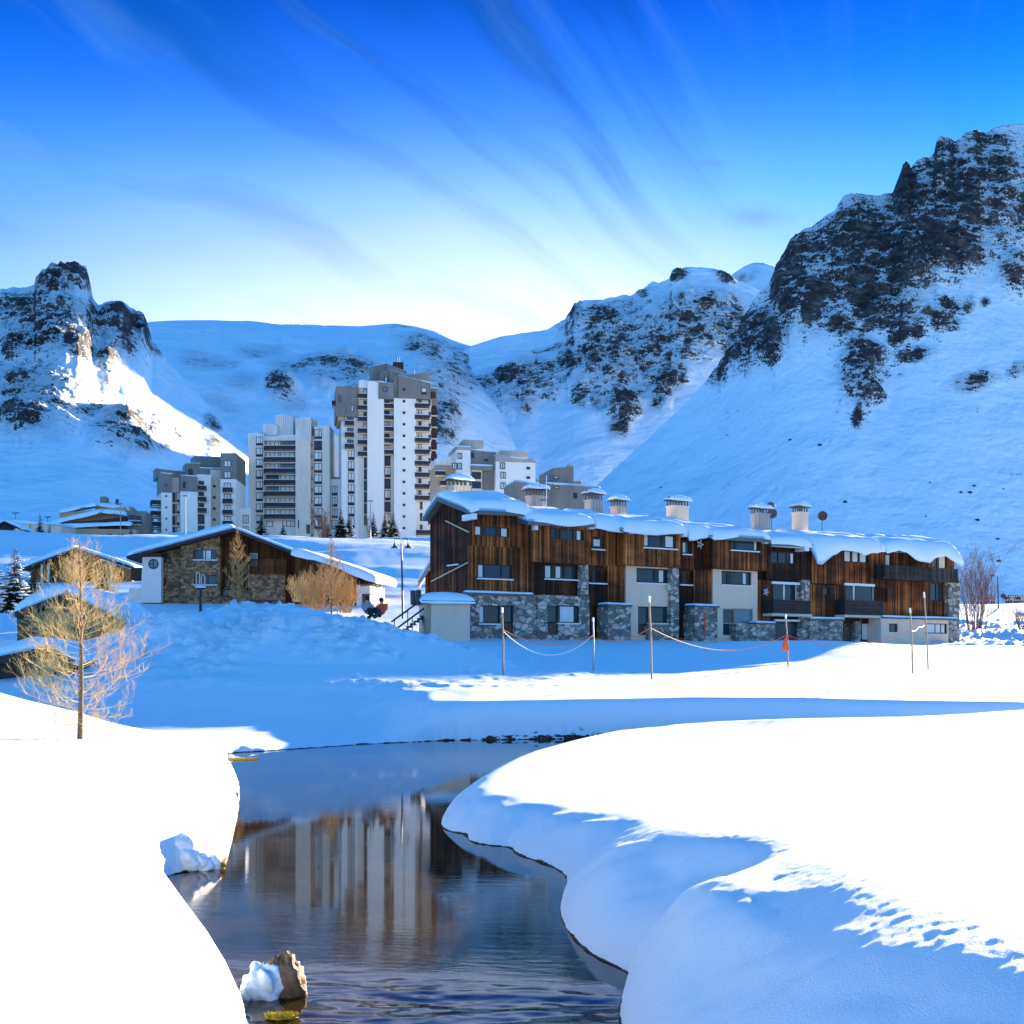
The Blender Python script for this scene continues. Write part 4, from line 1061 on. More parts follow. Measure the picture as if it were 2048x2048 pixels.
    for i, (px, py, r, lab) in enumerate(((1541, 1012, .34, 'upper small dark satellite dish beside a zinc chimney'), (1544, 1027, .42, 'lower dark satellite dish beside the zinc chimney'), (1645, 1032, .42, 'brown satellite dish alone on the right part of the roof'))):
        u = f.u(px, -4); z = f.z(u, py, -4); p = f.pt(u, z, -4)
        t = thing('satellite_dish', lab, 'satellite dish', p, 'satellite dishes on the chalet roof')
        mb = MB(); p = Vector(p); n = 14
        ring = [(0, 0)]; vs = []; fs = []
        for j in range(4):
            rr = r*j/3
            for k in range(n):
                a = 2*math.pi*k/n; vs.append((p.x+rr*math.cos(a), p.y+.25*(rr/r)**2*r*.8*-1, p.z+rr*math.sin(a)))
        for j in range(3):
            for k in range(n): fs.append((j*n+k, j*n+(k+1) % n, (j+1)*n+(k+1) % n, (j+1)*n+k))
        mb.add(vs, fs); d_ = mb.build('dish', M['brown'] if i == 2 else M['metal_dark'], t, smooth=True)
        so = d_.modifiers.new('t', 'SOLIDIFY'); so.thickness = .02
        mb = MB(); mb.tube([p+Vector((0, .02, 0)), p+Vector((0, .15, -.3)), p+Vector((0, .15, -1.9))], .03); mb.tube([p+Vector((0, -.05, -r*.9)), p+Vector((0, -r*.9, -.1))], .015, n=4); mb.build('mount', M['metal_dark'], t)
    return f
# ---------------------------------------------------------------- towers and far blocks
class Block:
    """an apartment block whose volumes, windows and balconies are parts of one thing"""
    def __init__(s, name, label, cat, loc, group=None):
        s.t = thing(name, label, cat, loc, group); s.g = {}
    def mb(s, k): return s.g.setdefault(k, MB())
    def vol(s, mat, f, r, off, dep, slope=None, snow=.0):
        """volume from the picture rectangle r on plane f; slope=(left_py,right_py) gives a sloping top"""
        u0, u1, z0, z1 = f.rect(r, off)
        zl = zr = z1
        if slope: zl, zr = f.z(u0, slope[0], off), f.z(u1, slope[1], off)
        q = MB(); q.hexa([f.pt(u0, z0, off), f.pt(u1, z0, off), f.pt(u1, z0, off-dep), f.pt(u0, z0, off-dep), f.pt(u0, zl, off), f.pt(u1, zr, off), f.pt(u1, zr, off-dep), f.pt(u0, zl, off-dep)]); q.build(NM.get(mat, 'wall'), M[mat], s.t)
        if snow:
            A, B, C, Dd = f.pt(u0-.1, zl, off+.1), f.pt(u1+.1, zr, off+.1), f.pt(u1+.1, zr, off-dep), f.pt(u0-.1, zl, off-dep)
            snow_slab(s.t, A, B, C, Dd, snow, nu=14, nv=6, droop=.05, seed=int(r[0]) % 37)
        return u0, u1, z0, z1
    def win(s, f, r, off, glass='glass_light', div=.55, spandrel=.0, bar=.12):
        u0, u1, z0, z1 = f.rect(r, off)
        mb = MB(); zs = z0+(z1-z0)*spandrel; o0, o1 = off-.05, off+.10
        if spandrel: fbox(mb, f, u0, u1, z0, zs, o0, o1+.05)
        fbox(mb, f, u0, u1, zs, zs+bar, o0, o1); fbox(mb, f, u0, u1, z1-bar, z1, o0, o1)
        fbox(mb, f, u0, u0+bar, zs+bar, z1-bar, o0, o1); fbox(mb, f, u1-bar, u1, zs+bar, z1-bar, o0, o1)
        if div:
            for dv in (div if isinstance(div, tuple) else (div,)):
                um = u0+(u1-u0)*dv; fbox(mb, f, um-bar/2, um+bar/2, zs+bar, z1-bar, o0, o1-.01)
        w = mb.build('window', M['frame'], s.t)
        m2 = MB(); fbox(m2, f, u0+bar*.8, u1-bar*.8, zs+bar*.8, z1-bar*.8, o0, off+.03); m2.build('pane', M[glass], w)
        return w
    def balc(s, f, r, off, dep=1.3, snow=True):
        u0, u1, z0, z1 = f.rect(r, off+dep)
        mb = MB(); th = .12; o = off+dep
        zm = z0+(z1-z0)*.28
        fbox(mb, f, u0, u1, zm, z1, o-th, o); fbox(mb, f, u0+.02, u1-.02, z0, z0+(z1-z0)*.14, o-th, o)
        fbox(mb, f, u0, u0+th, z0, z1, off, o-th); fbox(mb, f, u1-th, u1, z0, z1, off, o-th)
        for k in range(4):
            uu = u0+.1+(u1-u0-.2)*k/3; fbox(mb, f, uu-.05, uu+.05, z0, zm, o-th, o-.01)
        b = mb.build('balcony', M['brown'], s.t)
        m2 = MB(); fbox(m2, f, u0, u1, z0-.16, z0+.05, off, o-.14); m2.build('floor_slab', M['concrete_cream'], b)
        if snow:
            m3 = MB(); fbox(m3, f, u0+.02, u1-.02, z1+.003, z1+.1, o-th-.03, o+.02); m3.build('snow_cap', M['snow'], b)
        return b
    def done(s, names):
        for k, mb in s.g.items(): mb.build(names.get(k, 'wall'), M[k], s.t)

NM = {'concrete_white': 'wall', 'concrete_cream': 'wall', 'concrete_tan': 'wall', 'clad': 'cladding', 'clad_light': 'cladding', 'clad_zinc': 'cladding', 'brown': 'boarding', 'metal_dark': 'flue'}

def build_towers():
    glr = random.Random(3)
    def gl(): return glr.choice(['glass_light', 'glass_light', 'glass_light', 'glass_blue', 'glass'])
    # tall tower
    f = Face(790, 294, 10)
    T = Block('apartment_tower', 'tallest white apartment tower with grey clad top floors and stacked brown balconies', 'tower', (*f.o, 27))
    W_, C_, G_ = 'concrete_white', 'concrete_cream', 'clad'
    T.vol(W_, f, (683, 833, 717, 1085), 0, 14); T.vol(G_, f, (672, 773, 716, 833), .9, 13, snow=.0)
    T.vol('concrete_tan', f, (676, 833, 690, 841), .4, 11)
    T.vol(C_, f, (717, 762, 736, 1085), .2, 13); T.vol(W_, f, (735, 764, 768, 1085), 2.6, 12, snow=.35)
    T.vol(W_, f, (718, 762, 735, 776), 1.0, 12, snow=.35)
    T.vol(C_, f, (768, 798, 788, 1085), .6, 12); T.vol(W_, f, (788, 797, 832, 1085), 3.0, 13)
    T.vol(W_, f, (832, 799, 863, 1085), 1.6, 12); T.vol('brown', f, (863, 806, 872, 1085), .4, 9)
    T.vol(G_, f, (757, 766, 788, 798), 2.9, 12, slope=(763, 769), snow=.3)
    # left return of that box is a plane of its own
    T.vol(G_, f, (745, 768, 757, 801), 2.0, 11, slope=(768, 764))
    T.vol(G_, f, (797, 752, 861, 797), 3.3, 13, slope=(751, 766), snow=.3); T.vol(G_, f, (787, 754, 797, 799), 2.6, 12, slope=(754, 752))
    T.vol(G_, f, (859, 776, 876, 811), 1.0, 9, snow=.2)
    T.vol(G_, f, (774, 727, 813, 770), -4, 9, slope=(727, 742)); T.vol(G_, f, (743, 730, 775, 770), -4.6, 9, slope=(734, 727), snow=.2)
    T.vol(G_, f, (779, 739, 812, 770), -1, 7, slope=(739, 751), snow=.2); T.vol(G_, f, (760, 740, 779, 772), -1.5, 7, slope=(744, 739))
    T.vol(G_, f, (799, 744, 860, 772), -.5, 8, slope=(752, 744)); T.vol('brown', f, (787, 724, 807, 742), -6, 4)
    fl = T.mb('metal_dark')
    for px in (794, 798):
        u = f.u(px, -7); z = f.z(u, 714, -7); fl.tube([f.pt(u, z, -7), f.pt(u, z-3, -7)], .12)
    fl.tube([f.pt(f.u(829, -2), f.z(0, 737, -2), -2), f.pt(f.u(829, -2), f.z(0, 752, -2), -2)], .07)
    S = 23.05
    for k in range(6):
        T.balc(f, (716, 787+23.2*k, 735, 796+23.2*k), .3); T.win(f, (727, 778+23.2*k, 734, 789+23.2*k), .25, gl(), 0)
    for k in range(6): T.win(f, (728, 915+23*k, 736, 936+23*k), .25, 'glass', 0, .25)
    for k in range(5):
        T.balc(f, (766, 807+23.1*k, 787, 816+23.1*k), 1.2); T.win(f, (768, 798+23.1*k, 779, 809+23.1*k), .65, gl())
    for k in range(6): T.win(f, (769, 911+23.1*k, 781, 931.5+23.1*k), .65, 'glass_light' if k % 2 else 'glass', .6, .22)
    for k in range(9):
        T.balc(f, (830, 806.5+S*k, 859, 816+S*k), 1.8, 1.5); T.win(f, (837, 796+S*k, 843, 808+S*k), 1.65, gl(), 0); T.win(f, (857, 801+S*k, 861.5, 811+S*k), 1.65, 'glass', 0)
    for k in range(3): T.win(f, (840, 1003+S*k, 845, 1019+S*k), 1.65, 'glass', 0); 
    T.balc(f, (833, 1060, 865, 1070), 1.8, 1.5)
    for k in range(12): T.win(f, (805.5, 800+S*k, 810.5, 805+S*k), 3.05, 'glass', 0, 0, .1)
    T.win(f, (805, 776, 810, 781.5), 3.35, 'glass', 0, 0, .1); T.win(f, (765, 774, 775, 783), 2.95, gl(), 0); T.win(f, (843, 776, 853, 789), 3.35, 'glass_light', 0, .3); T.win(f, (862, 784, 871, 796), 1.05, 'glass', 0, .3)
    T.win(f, (677, 790, 682, 803), .95, 'glass_blue', 0); T.win(f, (702, 811, 707, 824), .95, 'glass_light', 0)
    T.win(f, (769, 754, 775, 767), -.9, 'glass_light', 0); T.win(f, (751, 773, 754, 788), 2.05, 'glass', 0)
    for k in range(3): T.balc(f, (690, 841+23.2*k, 708, 851+23.2*k), .1); T.win(f, (694, 833+23.2*k, 707, 843+23.2*k), .05, 'glass_blue')
    for k in range(7): T.win(f, (696, 900+22.7*k, 709, 920+22.7*k), .05, 'glass_light', .5, .25)
    for k in range(10): T.balc(f, (862, 815+S*k, 874, 830+S*k), .3, 1.4, False)
    fb = T.balc(f, (664, 801, 673, 813), -3, 1.5, False)
    T.done(NM)
    # tower with the long balconies
    f = Face(560, 298, 0)
    T = Block('apartment_tower', 'cream apartment tower with seven rows of long brown balconies across its middle', 'tower', (*f.o, 27))
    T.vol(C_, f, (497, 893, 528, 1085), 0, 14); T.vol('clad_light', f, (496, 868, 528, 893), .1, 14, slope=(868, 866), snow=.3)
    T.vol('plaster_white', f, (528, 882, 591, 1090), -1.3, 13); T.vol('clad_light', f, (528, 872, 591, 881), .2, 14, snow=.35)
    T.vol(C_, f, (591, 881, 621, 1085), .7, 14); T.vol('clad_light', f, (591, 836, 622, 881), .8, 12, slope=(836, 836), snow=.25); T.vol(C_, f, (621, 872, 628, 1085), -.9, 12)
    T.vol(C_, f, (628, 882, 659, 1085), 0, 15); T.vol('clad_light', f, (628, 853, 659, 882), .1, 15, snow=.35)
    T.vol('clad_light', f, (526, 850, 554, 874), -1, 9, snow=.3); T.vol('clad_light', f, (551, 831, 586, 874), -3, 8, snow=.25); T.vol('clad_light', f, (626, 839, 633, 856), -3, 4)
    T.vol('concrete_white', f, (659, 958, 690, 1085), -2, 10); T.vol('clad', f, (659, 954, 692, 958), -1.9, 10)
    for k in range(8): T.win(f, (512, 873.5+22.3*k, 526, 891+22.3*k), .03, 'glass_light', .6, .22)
    for k in range(7):
        y = 891+22.85*k
        T.balc(f, (527.5, y, 590.5, y+10.5), -.4, 1.3); 
        T.win(f, (532, y-10.5, 558, y+3), -1.25, gl(), (.33, .66)); T.win(f, (561, y-10.5, 589, y+3), -1.25, 'glass_blue' if k in (0, 2) else 'glass_light', (.33, .66))
    T.win(f, (533, 1042, 546, 1054), -1.25, 'glass_light', 0); T.win(f, (565, 1040, 590, 1053), -1.25, 'glass_light', (.33, .66))
    for k in range(9): T.win(f, (628.5, 859+22.5*k, 644, 878+22.5*k), .03, 'glass' if k < 2 else 'glass_light', .6, .22)
    for k in range(9): T.win(f, (621.5, 888+22.4*k, 625, 893+22.4*k), -.87, 'glass', 0, 0, .08)
    for k in range(4): T.win(f, (664, 972+22.6*k, 675, 991+22.6*k), -1.97, 'glass_light', .55, .22)
    T.win(f, (596, 1040, 598, 1057), .73, 'glass', 0); T.win(f, (613, 1049, 620, 1067), .73, 'glass', 0)
    T.done(NM)
    # lower stepped tower on the left
    f = Face(400, 285, 22); f0 = Face(440, 285, 2)
    T = Block('apartment_tower', 'lower stepped white apartment tower with grey clad roofs behind the stone gabled house', 'tower', (*f.o, 25))
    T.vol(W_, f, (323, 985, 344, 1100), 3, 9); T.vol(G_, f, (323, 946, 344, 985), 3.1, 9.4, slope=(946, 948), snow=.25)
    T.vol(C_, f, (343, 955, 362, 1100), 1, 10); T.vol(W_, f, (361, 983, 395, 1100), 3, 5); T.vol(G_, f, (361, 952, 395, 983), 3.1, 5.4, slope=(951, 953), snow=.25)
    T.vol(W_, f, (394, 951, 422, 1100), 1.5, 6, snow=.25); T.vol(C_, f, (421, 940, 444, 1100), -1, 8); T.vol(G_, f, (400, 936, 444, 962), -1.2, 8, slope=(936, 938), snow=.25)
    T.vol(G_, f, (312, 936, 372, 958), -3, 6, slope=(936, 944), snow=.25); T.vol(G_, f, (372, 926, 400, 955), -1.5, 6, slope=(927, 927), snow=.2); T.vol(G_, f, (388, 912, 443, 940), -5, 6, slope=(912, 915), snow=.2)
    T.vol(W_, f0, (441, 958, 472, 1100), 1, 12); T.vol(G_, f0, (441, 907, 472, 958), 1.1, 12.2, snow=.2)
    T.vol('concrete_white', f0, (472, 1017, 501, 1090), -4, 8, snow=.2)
    for k in range(5): T.win(f, (331, 968+22.4*k, 334, 972+22.4*k), 3.05 if k else 3.15, 'glass', 0, 0, .08)
    for k in range(4): T.win(f, (345, 985+23*k, 351, 1004+23*k), 1.05, 'glass', 0, .2); T.win(f, (353, 985+23*k, 360, 1004+23*k), 1.05, 'glass_light', 0, .2)
    T.win(f, (366, 963, 371, 976), 3.15, 'glass', 0); T.win(f, (376, 938, 385, 950), -1.45, 'glass', 0)
    for k in range(3): T.balc(f, (395, 971+22.3*k, 413, 981+22.3*k), 1.5); T.win(f, (397, 962+22.3*k, 408, 972+22.3*k), 1.55, 'glass')
    for k in range(2): T.win(f, (396, 1029+22*k, 409, 1048+22*k), 1.55, 'glass', .5, .1)
    for k in range(4): T.win(f, (426, 970+22.3*k, 431, 975+22.3*k), -.95, 'glass', 0, 0, .08)
    for k in range(7):
        T.win(f0, (448, 921+22.3*k, 462, 934+22.3*k), 1.05 if k > 1 else 1.15, 'glass_light')
        if 2 <= k <= 6: T.balc(f0, (445, 930+22.3*k, 463, 940+22.3*k), 1.05)
    for k in range(4): T.balc(f, (303, 1000+21.8*k, 324, 1012+21.8*k), -1.5, 3.2)
    T.win(f0, (486, 1030, 497, 1047), -3.95, 'glass_light'); T.win(f0, (486, 1052, 497, 1068), -3.95, 'glass_light')
    T.done(NM)
    # right blocks behind the chalet
    f = Face(970, 240, 12)
    T = Block('apartment_block', 'low stepped white block with grey cladding behind the left end of the chalet roof', 'apartment block', (*f.o, 27))
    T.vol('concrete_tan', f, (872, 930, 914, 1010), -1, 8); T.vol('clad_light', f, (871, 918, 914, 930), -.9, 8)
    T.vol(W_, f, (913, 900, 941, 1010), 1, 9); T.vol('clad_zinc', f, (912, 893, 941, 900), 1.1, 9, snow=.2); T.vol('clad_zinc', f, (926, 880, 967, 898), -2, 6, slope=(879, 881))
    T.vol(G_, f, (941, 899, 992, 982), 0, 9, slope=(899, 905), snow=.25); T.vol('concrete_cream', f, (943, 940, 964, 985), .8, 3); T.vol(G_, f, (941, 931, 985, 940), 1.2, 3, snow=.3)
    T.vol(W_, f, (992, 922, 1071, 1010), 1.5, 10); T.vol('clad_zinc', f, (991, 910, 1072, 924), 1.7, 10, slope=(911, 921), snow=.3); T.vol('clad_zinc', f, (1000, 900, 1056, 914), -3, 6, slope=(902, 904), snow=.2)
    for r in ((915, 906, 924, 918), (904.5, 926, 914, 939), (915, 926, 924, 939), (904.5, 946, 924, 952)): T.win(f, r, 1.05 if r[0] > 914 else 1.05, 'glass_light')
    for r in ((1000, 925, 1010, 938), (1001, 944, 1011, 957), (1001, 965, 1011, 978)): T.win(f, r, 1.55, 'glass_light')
    for r in ((1053, 934, 1060, 939), (1053, 953, 1060, 958)): T.win(f, r, 1.55, 'glass', 0)
    T.win(f, (943, 906, 948, 916), .05, 'glass', 0); T.win(f, (968, 918, 976, 922), .05, 'glass', 0)
    T.win(f, (944, 944, 962, 958), .85, 'glass', (.4, .7)); T.win(f, (944, 963, 962, 977), .85, 'glass', (.4, .7))
    T.balc(f, (872, 942, 891, 950), -1); T.balc(f, (882, 961, 893, 970), -1)
    T.done(NM)
    f = Face(1130, 190, 14)
    T = Block('apartment_block', 'grey clad block with a square chimney rising behind the chalet chimneys', 'apartment block', (*f.o, 20))
    T.vol(G_, f, (1106, 936, 1147, 1030), 0, 8, slope=(936, 933)); T.vol('clad_zinc', f, (1138, 929, 1147, 945), -1.5, 1.5); T.vol(G_, f, (1147, 962, 1163, 1030), -2, 6, snow=.15)
    T.vol(G_, f, (1096, 970, 1200, 1030), 1.5, 6, slope=(967, 976), snow=.35); T.vol(G_, f, (1030, 966, 1100, 1030), 2.5, 7, slope=(963, 975), snow=.35)
    T.win(f, (1107.5, 952, 1117, 957.5), .05, 'glass_light', 0, 0, .1); T.win(f, (1108, 973, 1118, 978), 1.55, 'glass_light', 0, 0, .1); T.win(f, (1147, 986, 1154, 997), 1.55, 'glass', 0)
    T.done(NM)
    # low building up on the left
    f = Face(190, 270, 6)
    T = Block('apartment_block', 'low tan building with two overlapping snow covered roofs left of the towers', 'apartment block', (*f.o, 24))
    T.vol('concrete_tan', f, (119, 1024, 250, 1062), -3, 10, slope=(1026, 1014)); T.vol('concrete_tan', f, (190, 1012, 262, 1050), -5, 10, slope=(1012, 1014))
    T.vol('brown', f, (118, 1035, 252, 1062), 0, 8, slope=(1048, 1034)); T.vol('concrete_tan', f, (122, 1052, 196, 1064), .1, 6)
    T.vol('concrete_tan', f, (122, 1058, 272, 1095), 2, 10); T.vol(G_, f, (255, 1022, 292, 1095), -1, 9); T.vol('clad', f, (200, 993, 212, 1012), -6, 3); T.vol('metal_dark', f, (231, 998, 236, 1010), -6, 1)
    for (a, b, ya, yb, o, dp, th) in ((117, 192, 1026, 1011, -2.5, 9, .9), (190, 258, 1010, 1021, -4.5, 9, .8), (97, 205, 1050, 1025, .6, 9, 1.0), (205, 252, 1025, 1032, .6, 9, .9), (121, 262, 1054, 1050, 2.4, 8, .7)):
        u0, u1 = f.u(a, o), f.u(b, o); za, zb = f.z(u0, ya, o), f.z(u1, yb, o)
        snow_slab(T.t, f.pt(u0, za, o), f.pt(u1, zb, o), f.pt(u1, zb+1, o-dp), f.pt(u0, za+1, o-dp), th, nu=26, nv=6, droop=.2, seed=a)
    T.win(f, (258, 1030, 270, 1038), -.95, 'glass', (.5,)); T.win(f, (272, 1032, 282, 1040), -.95, 'glass', (.5,))
    for px in (128, 150, 172, 214, 238): T.win(f, (px, 1068, px+10, 1082), 2.05, 'glass', .5)
    T.balc(f, (256, 1042, 282, 1048), -1, 1.0)
    T.done(NM)
    f = Face(75, 262, -8)
    T = Block('long_building', 'low building with sunlight painted yellow onto its wall and a flat snowy roof at the left edge', 'building', (*f.o, 24))
    T.vol('plaster', f, (22, 1044, 122, 1100), 0, 8, slope=(1043, 1052), snow=.6)  # yellow cream colour stands in for sun on this wall
    for px in (40, 60, 80, 100): T.vol('concrete_tan', f, (px-.6, 1046, px+.6, 1098), .15, .3, slope=(1048, 1048))
    T.done(NM)

def gable_house(t, f, L_, A_, R_, zb, off, dep, wallmat, snow_t, ov=.6, seed=1, roofmat='brown', ridge_rise=0, snowlr=(1, 1)):
    """gable wall facing the viewer, two roof plates running back, snow blankets"""
    pts = []
    for (px, py) in (L_, A_, R_):
        u = f.u(px, off+ov); pts.append((u, f.z(u, py, off+ov)))
    (ul, zl), (ua, za), (ur, zr) = pts
    roofs = []
    mb = MB()
    for (p, q, k) in (((ul, zl), (ua, za), 0), ((ur, zr), (ua, za), 1)):
        A, B = f.pt(p[0], p[1], off+ov), f.pt(q[0], q[1], off+ov); C, Dd = f.pt(q[0], q[1]+ridge_rise, off-dep), f.pt(p[0], p[1]+ridge_rise, off-dep)
        slab(mb, A, B, C, Dd, .28)
        roofs.append((A, B, C, Dd))
    r = mb.build('roof', M[roofmat], t)
    for k, (A, B, C, Dd) in enumerate(roofs):
        # eave edge first: A (eave front) .. D (eave back), ridge B..C
        if snowlr[k]: snow_slab(r, A, Dd, C, B, snow_t*snowlr[k], seed=seed+k, nu=30, nv=18, droop=.25, edge=.8)
    return ul, zl, ua, za, ur, zr, r

def build_houses():
    # stone and timber house with a wide asymmetric roof
    f = Face(440, 117, 3)
    c = thing('gabled_house', 'large stone and timber house with a wide snowy gable roof and a round window', 'house', (*f.o, gz(*f.o)))
    g = gable_house(c, f, (252, 1112), (467, 1056), (600, 1108), 0, 0, 12, 'wood_house', .75, 1.4, 4, 'brown', 0, (1.0, .35))
    def zr_(px):   # underside of the gable at a column
        return np.interp(px, [252, 467, 600], [1118, 1063, 1115])
    G = {}
    def pan(mat, r, off, wins=(), back=.6, slope=True):
        mb = MB(); u0, u1, z0, z1 = f.rect(r, off)
        hs = [f.rect(w['r'], off) for w in wins]
        panel(mb, f, u0, u1, z0, z1, off, hs, back)
        for w, h in zip(wins, hs): window(c, f, h, off, **{k: v for k, v in w.items() if k != 'r'})
        if slope:   # fill up to the roof line
            n = 6
            for i in range(n):
                ua, ub = u0+(u1-u0)*i/n, u0+(u1-u0)*(i+1)/n
                pa = r[0]+(r[2]-r[0])*i/n; pb = r[0]+(r[2]-r[0])*(i+1)/n
                za, zb = f.z(ua, zr_(pa), off), f.z(ub, zr_(pb), off)
                if za > z1 or zb > z1: mb.quad(f.pt(ua, z1, off), f.pt(ub, z1, off), f.pt(ub, max(zb, z1), off), f.pt(ua, max(za, z1), off))
        mb.build({'stone_warm': 'stone_wall', 'wood_house': 'wall'}[mat], M[mat], c)
    pan('stone_warm', (362, 1093, 440, 1230), .3, [dict(r=(388, 1099, 433, 1119), div=[.5], curtains=[(.4, .75)], sill='white'), dict(r=(388, 1150, 433, 1169), div=[.3, .6], sill='white')])
    pan('stone_warm', (320, 1106, 362, 1230), -.5, [dict(r=(324, 1106, 339, 1126), div=[.5]), dict(r=(328, 1154, 332, 1170))])
    pan('wood_house', (440, 1090, 497, 1180), -.8, [dict(r=(441, 1172, 457, 1179))])
    pan('wood_house', (497, 1104, 560, 1150), -1.4, [dict(r=(499, 1106, 515, 1132), frame='white', glass='glass_blue')])
    pan('wood_house', (560, 1112, 592, 1160), -.6)
    pan('stone_warm', (440, 1180, 497, 1235), -.4, [dict(r=(442, 1176+6, 457, 1193), frame='frame')], slope=False)
    pan('stone_warm', (497, 1146, 570, 1240), .2, [dict(r=(498, 1200, 553, 1214), div=[.3, .7])], slope=False)
    pan('wood_house', (570, 1146, 600, 1240), -.5, [], slope=False)
    # white entrance tower leaning at its foot, with the round window
    u0, u1, zb, zt = f.rect((285, 1114, 322, 1205), .4); ub = f.u(281, .4)
    m = G.setdefault('plaster_white', MB())
    m.hexa([f.pt(ub, zb, .4), f.pt(u1, zb, .4), f.pt(u1, zb, -4), f.pt(ub, zb, -4), f.pt(u0, zt, .4), f.pt(u1, zt, .4), f.pt(u1, zt, -4), f.pt(u0, zt, -4)])
    uc, zc = f.u(307, .4), f.z(f.u(307, .4), 1128, .4); rr = 9*117/F
    mb = MB(); vs = [f.pt(uc+rr*math.cos(2*math.pi*k/24), zc+rr*math.sin(2*math.pi*k/24), .47) for k in range(24)]
    mb.tube(vs+[vs[0], vs[1]], .05, n=5); mb.tube([f.pt(uc, zc-rr, .47), f.pt(uc, zc+rr, .47)], .04, n=4); mb.tube([f.pt(uc-rr, zc, .47), f.pt(uc, zc, .47)], .03, n=4)
    w = mb.build('round_window', M['frame'], c)
    mb = MB(); mb.add([f.pt(uc, zc, .44)]+[f.pt(uc+rr*math.cos(2*math.pi*k/24), zc+rr*math.sin(2*math.pi*k/24), .44) for k in range(24)], [(0, k+1, (k+1) % 24+1) for k in range(24)]); mb.build('pane', M['glass_blue'], w)
    # porch roof left of it and its balcony
    mb = MB(); pbox(mb, f, (273, 1106, 322, 1113), -5, .9); mb.build('porch_roof', M['brown'], c)
    mb = MB(); pbox(mb, f, (262, 1135, 284, 1160), -3, -1.2); mb.build('balcony', M['brown'], c)
    mb = MB(); pbox(mb, f, (258, 1176, 284, 1215), -3, -1.0); mb.build('low_wall', M['plaster_white'], c)
    # body behind
    u0, u1 = f.u(300, -1.6), f.u(590, -1.6); z0 = f.z(0, 1240, 0); 
    mb = G.setdefault('wood_house', MB()); fbox(mb, f, u0, u1, z0-1, f.z(0, 1112, 0), -11, -1.6)
    # upper right balcony with slats
    uu0, uu1, za, zb2 = f.rect((500, 1118, 573, 1146), .6)
    mb = MB(); n = 26
    for k in range(n): fbox(mb, f, uu0+(uu1-uu0)*k/n, uu0+(uu1-uu0)*(k+.7)/n, za+.1, zb2-.1, .5, .55)
    fbox(mb, f, uu0, uu1, zb2-.12, zb2, .45, .62); fbox(mb, f, uu0, uu1, za-.1, za+.08, -1.4, .62)
    mb.build('balcony', M['wood_house'], c)
    # right wing under the long lower roof
    w = Face(600, 116, -6)
    za = w.z(0, 1106, .9); ub = w.u(752, .9); zbq = w.z(ub, 1160, .9)
    A, B = w.pt(-.6, za+.12, .9), w.pt(ub, zbq, .9); C, Dd = w.pt(ub, zbq+.2, -9), w.pt(-.6, za+.3, -9)
    mb = MB(); slab(mb, A, B, C, Dd, .3); r = mb.build('wing_roof', M['brown'], c); snow_slab(r, A, B, C, Dd, .55, seed=14, nu=40, nv=10, droop=.45)
    ue = w.u(716, 0)
    mb = MB(); z0 = w.z(0, 1240, 0)
    h = [w.rect((603, 1133, 610, 1146), 0)]
    panel(mb, w, -.5, ue, z0, w.z(ue, 1150, 0), 0, h, .4)
    mb.add([w.pt(-.5, w.z(ue, 1150, 0), 0), w.pt(ue, w.z(ue, 1150, 0), 0), w.pt(-.5, za-.1, 0)], [(0, 1, 2)])
    panel(mb, w, ue-.02, ue, z0, w.z(ue, 1150, 0), -.01, [], 8)
    mb.build('wing_wall', M['wood_house'], c)
    window(c, w, h[0], 0, frame='white', glass='glass_light')
    mb = MB(); fbox(mb, w, ue-.1, ue+1.2, z0-.5, w.z(ue, 1170, 0), -6, .25); mb.build('end_wall', M['plaster_white'], c)
    for k in range(3):
        mb = MB(); mb.tube([w.pt(ue+.3+.25*k, w.z(ue, 1180, 0)+.4, .3-k*1.6), w.pt(ub-.3, zbq-.35, .3-k*1.6)], .1, n=4); mb.build('brace', M['wood_gold'], c)
    mb = MB(); q0, q1, qa, qb = w.rect((724, 1188, 743, 1204), .4)
    for k in range(9): fbox(mb, w, q0+(q1-q0)*k/9, q0+(q1-q0)*(k+.6)/9, qa, qb, .3, .36)
    fbox(mb, w, q0, q1, qb-.08, qb, .26, .4); fbox(mb, w, q0, q1, qa-.12, qa, -2, .4); mb.build('end_balcony', M['door_brown'], c)
    for k, mb in G.items(): mb.build({'stone_warm': 'stone_wall', 'wood_house': 'wall', 'plaster_white': 'tower'}.get(k), M[k], c)
    # lower timber house to its left
    f2 = Face(150, 140, 4)
    c = thing('timber_house', 'golden timber house with a shallow snowy gable behind the bare larch', 'house', (*f2.o, gz(*f2.o)))
    g = gable_house(c, f2, (44, 1136), (151, 1096), (268, 1134), 0, 0, 10, 'wood_gold', .8, 1.3, 21, 'brown', 0, (1, .45))
    mb = MB(); zb = f2.z(0, 1235, 0)
    u0, u1 = f2.u(60, 0), f2.u(264, 0); ua = f2.u(151, 0)
    zl, zrr = f2.z(u0, 1137, 0), f2.z(u1, 1139, 0); zt = f2.z(ua, 1104, 0); zm = min(zl, zrr)
    h = [f2.rect((182, 1127, 189, 1140), 0), f2.rect((98, 1148, 125, 1168), 0)]
    panel(mb, f2, u0, u1, zb, zm, 0, h, 8)
    mb.add([f2.pt(u0, zm, 0), f2.pt(u1, zm, 0), f2.pt(u1, zrr, 0), f2.pt(ua, zt, 0), f2.pt(u0, zl, 0)], [(0, 1, 2, 3, 4)])
    mb.build('wall', M['wood_gold'], c); window(c, f2, h[0], 0, frame='white', glass='glass_light'); window(c, f2, h[1], 0, div=[.33, .66])
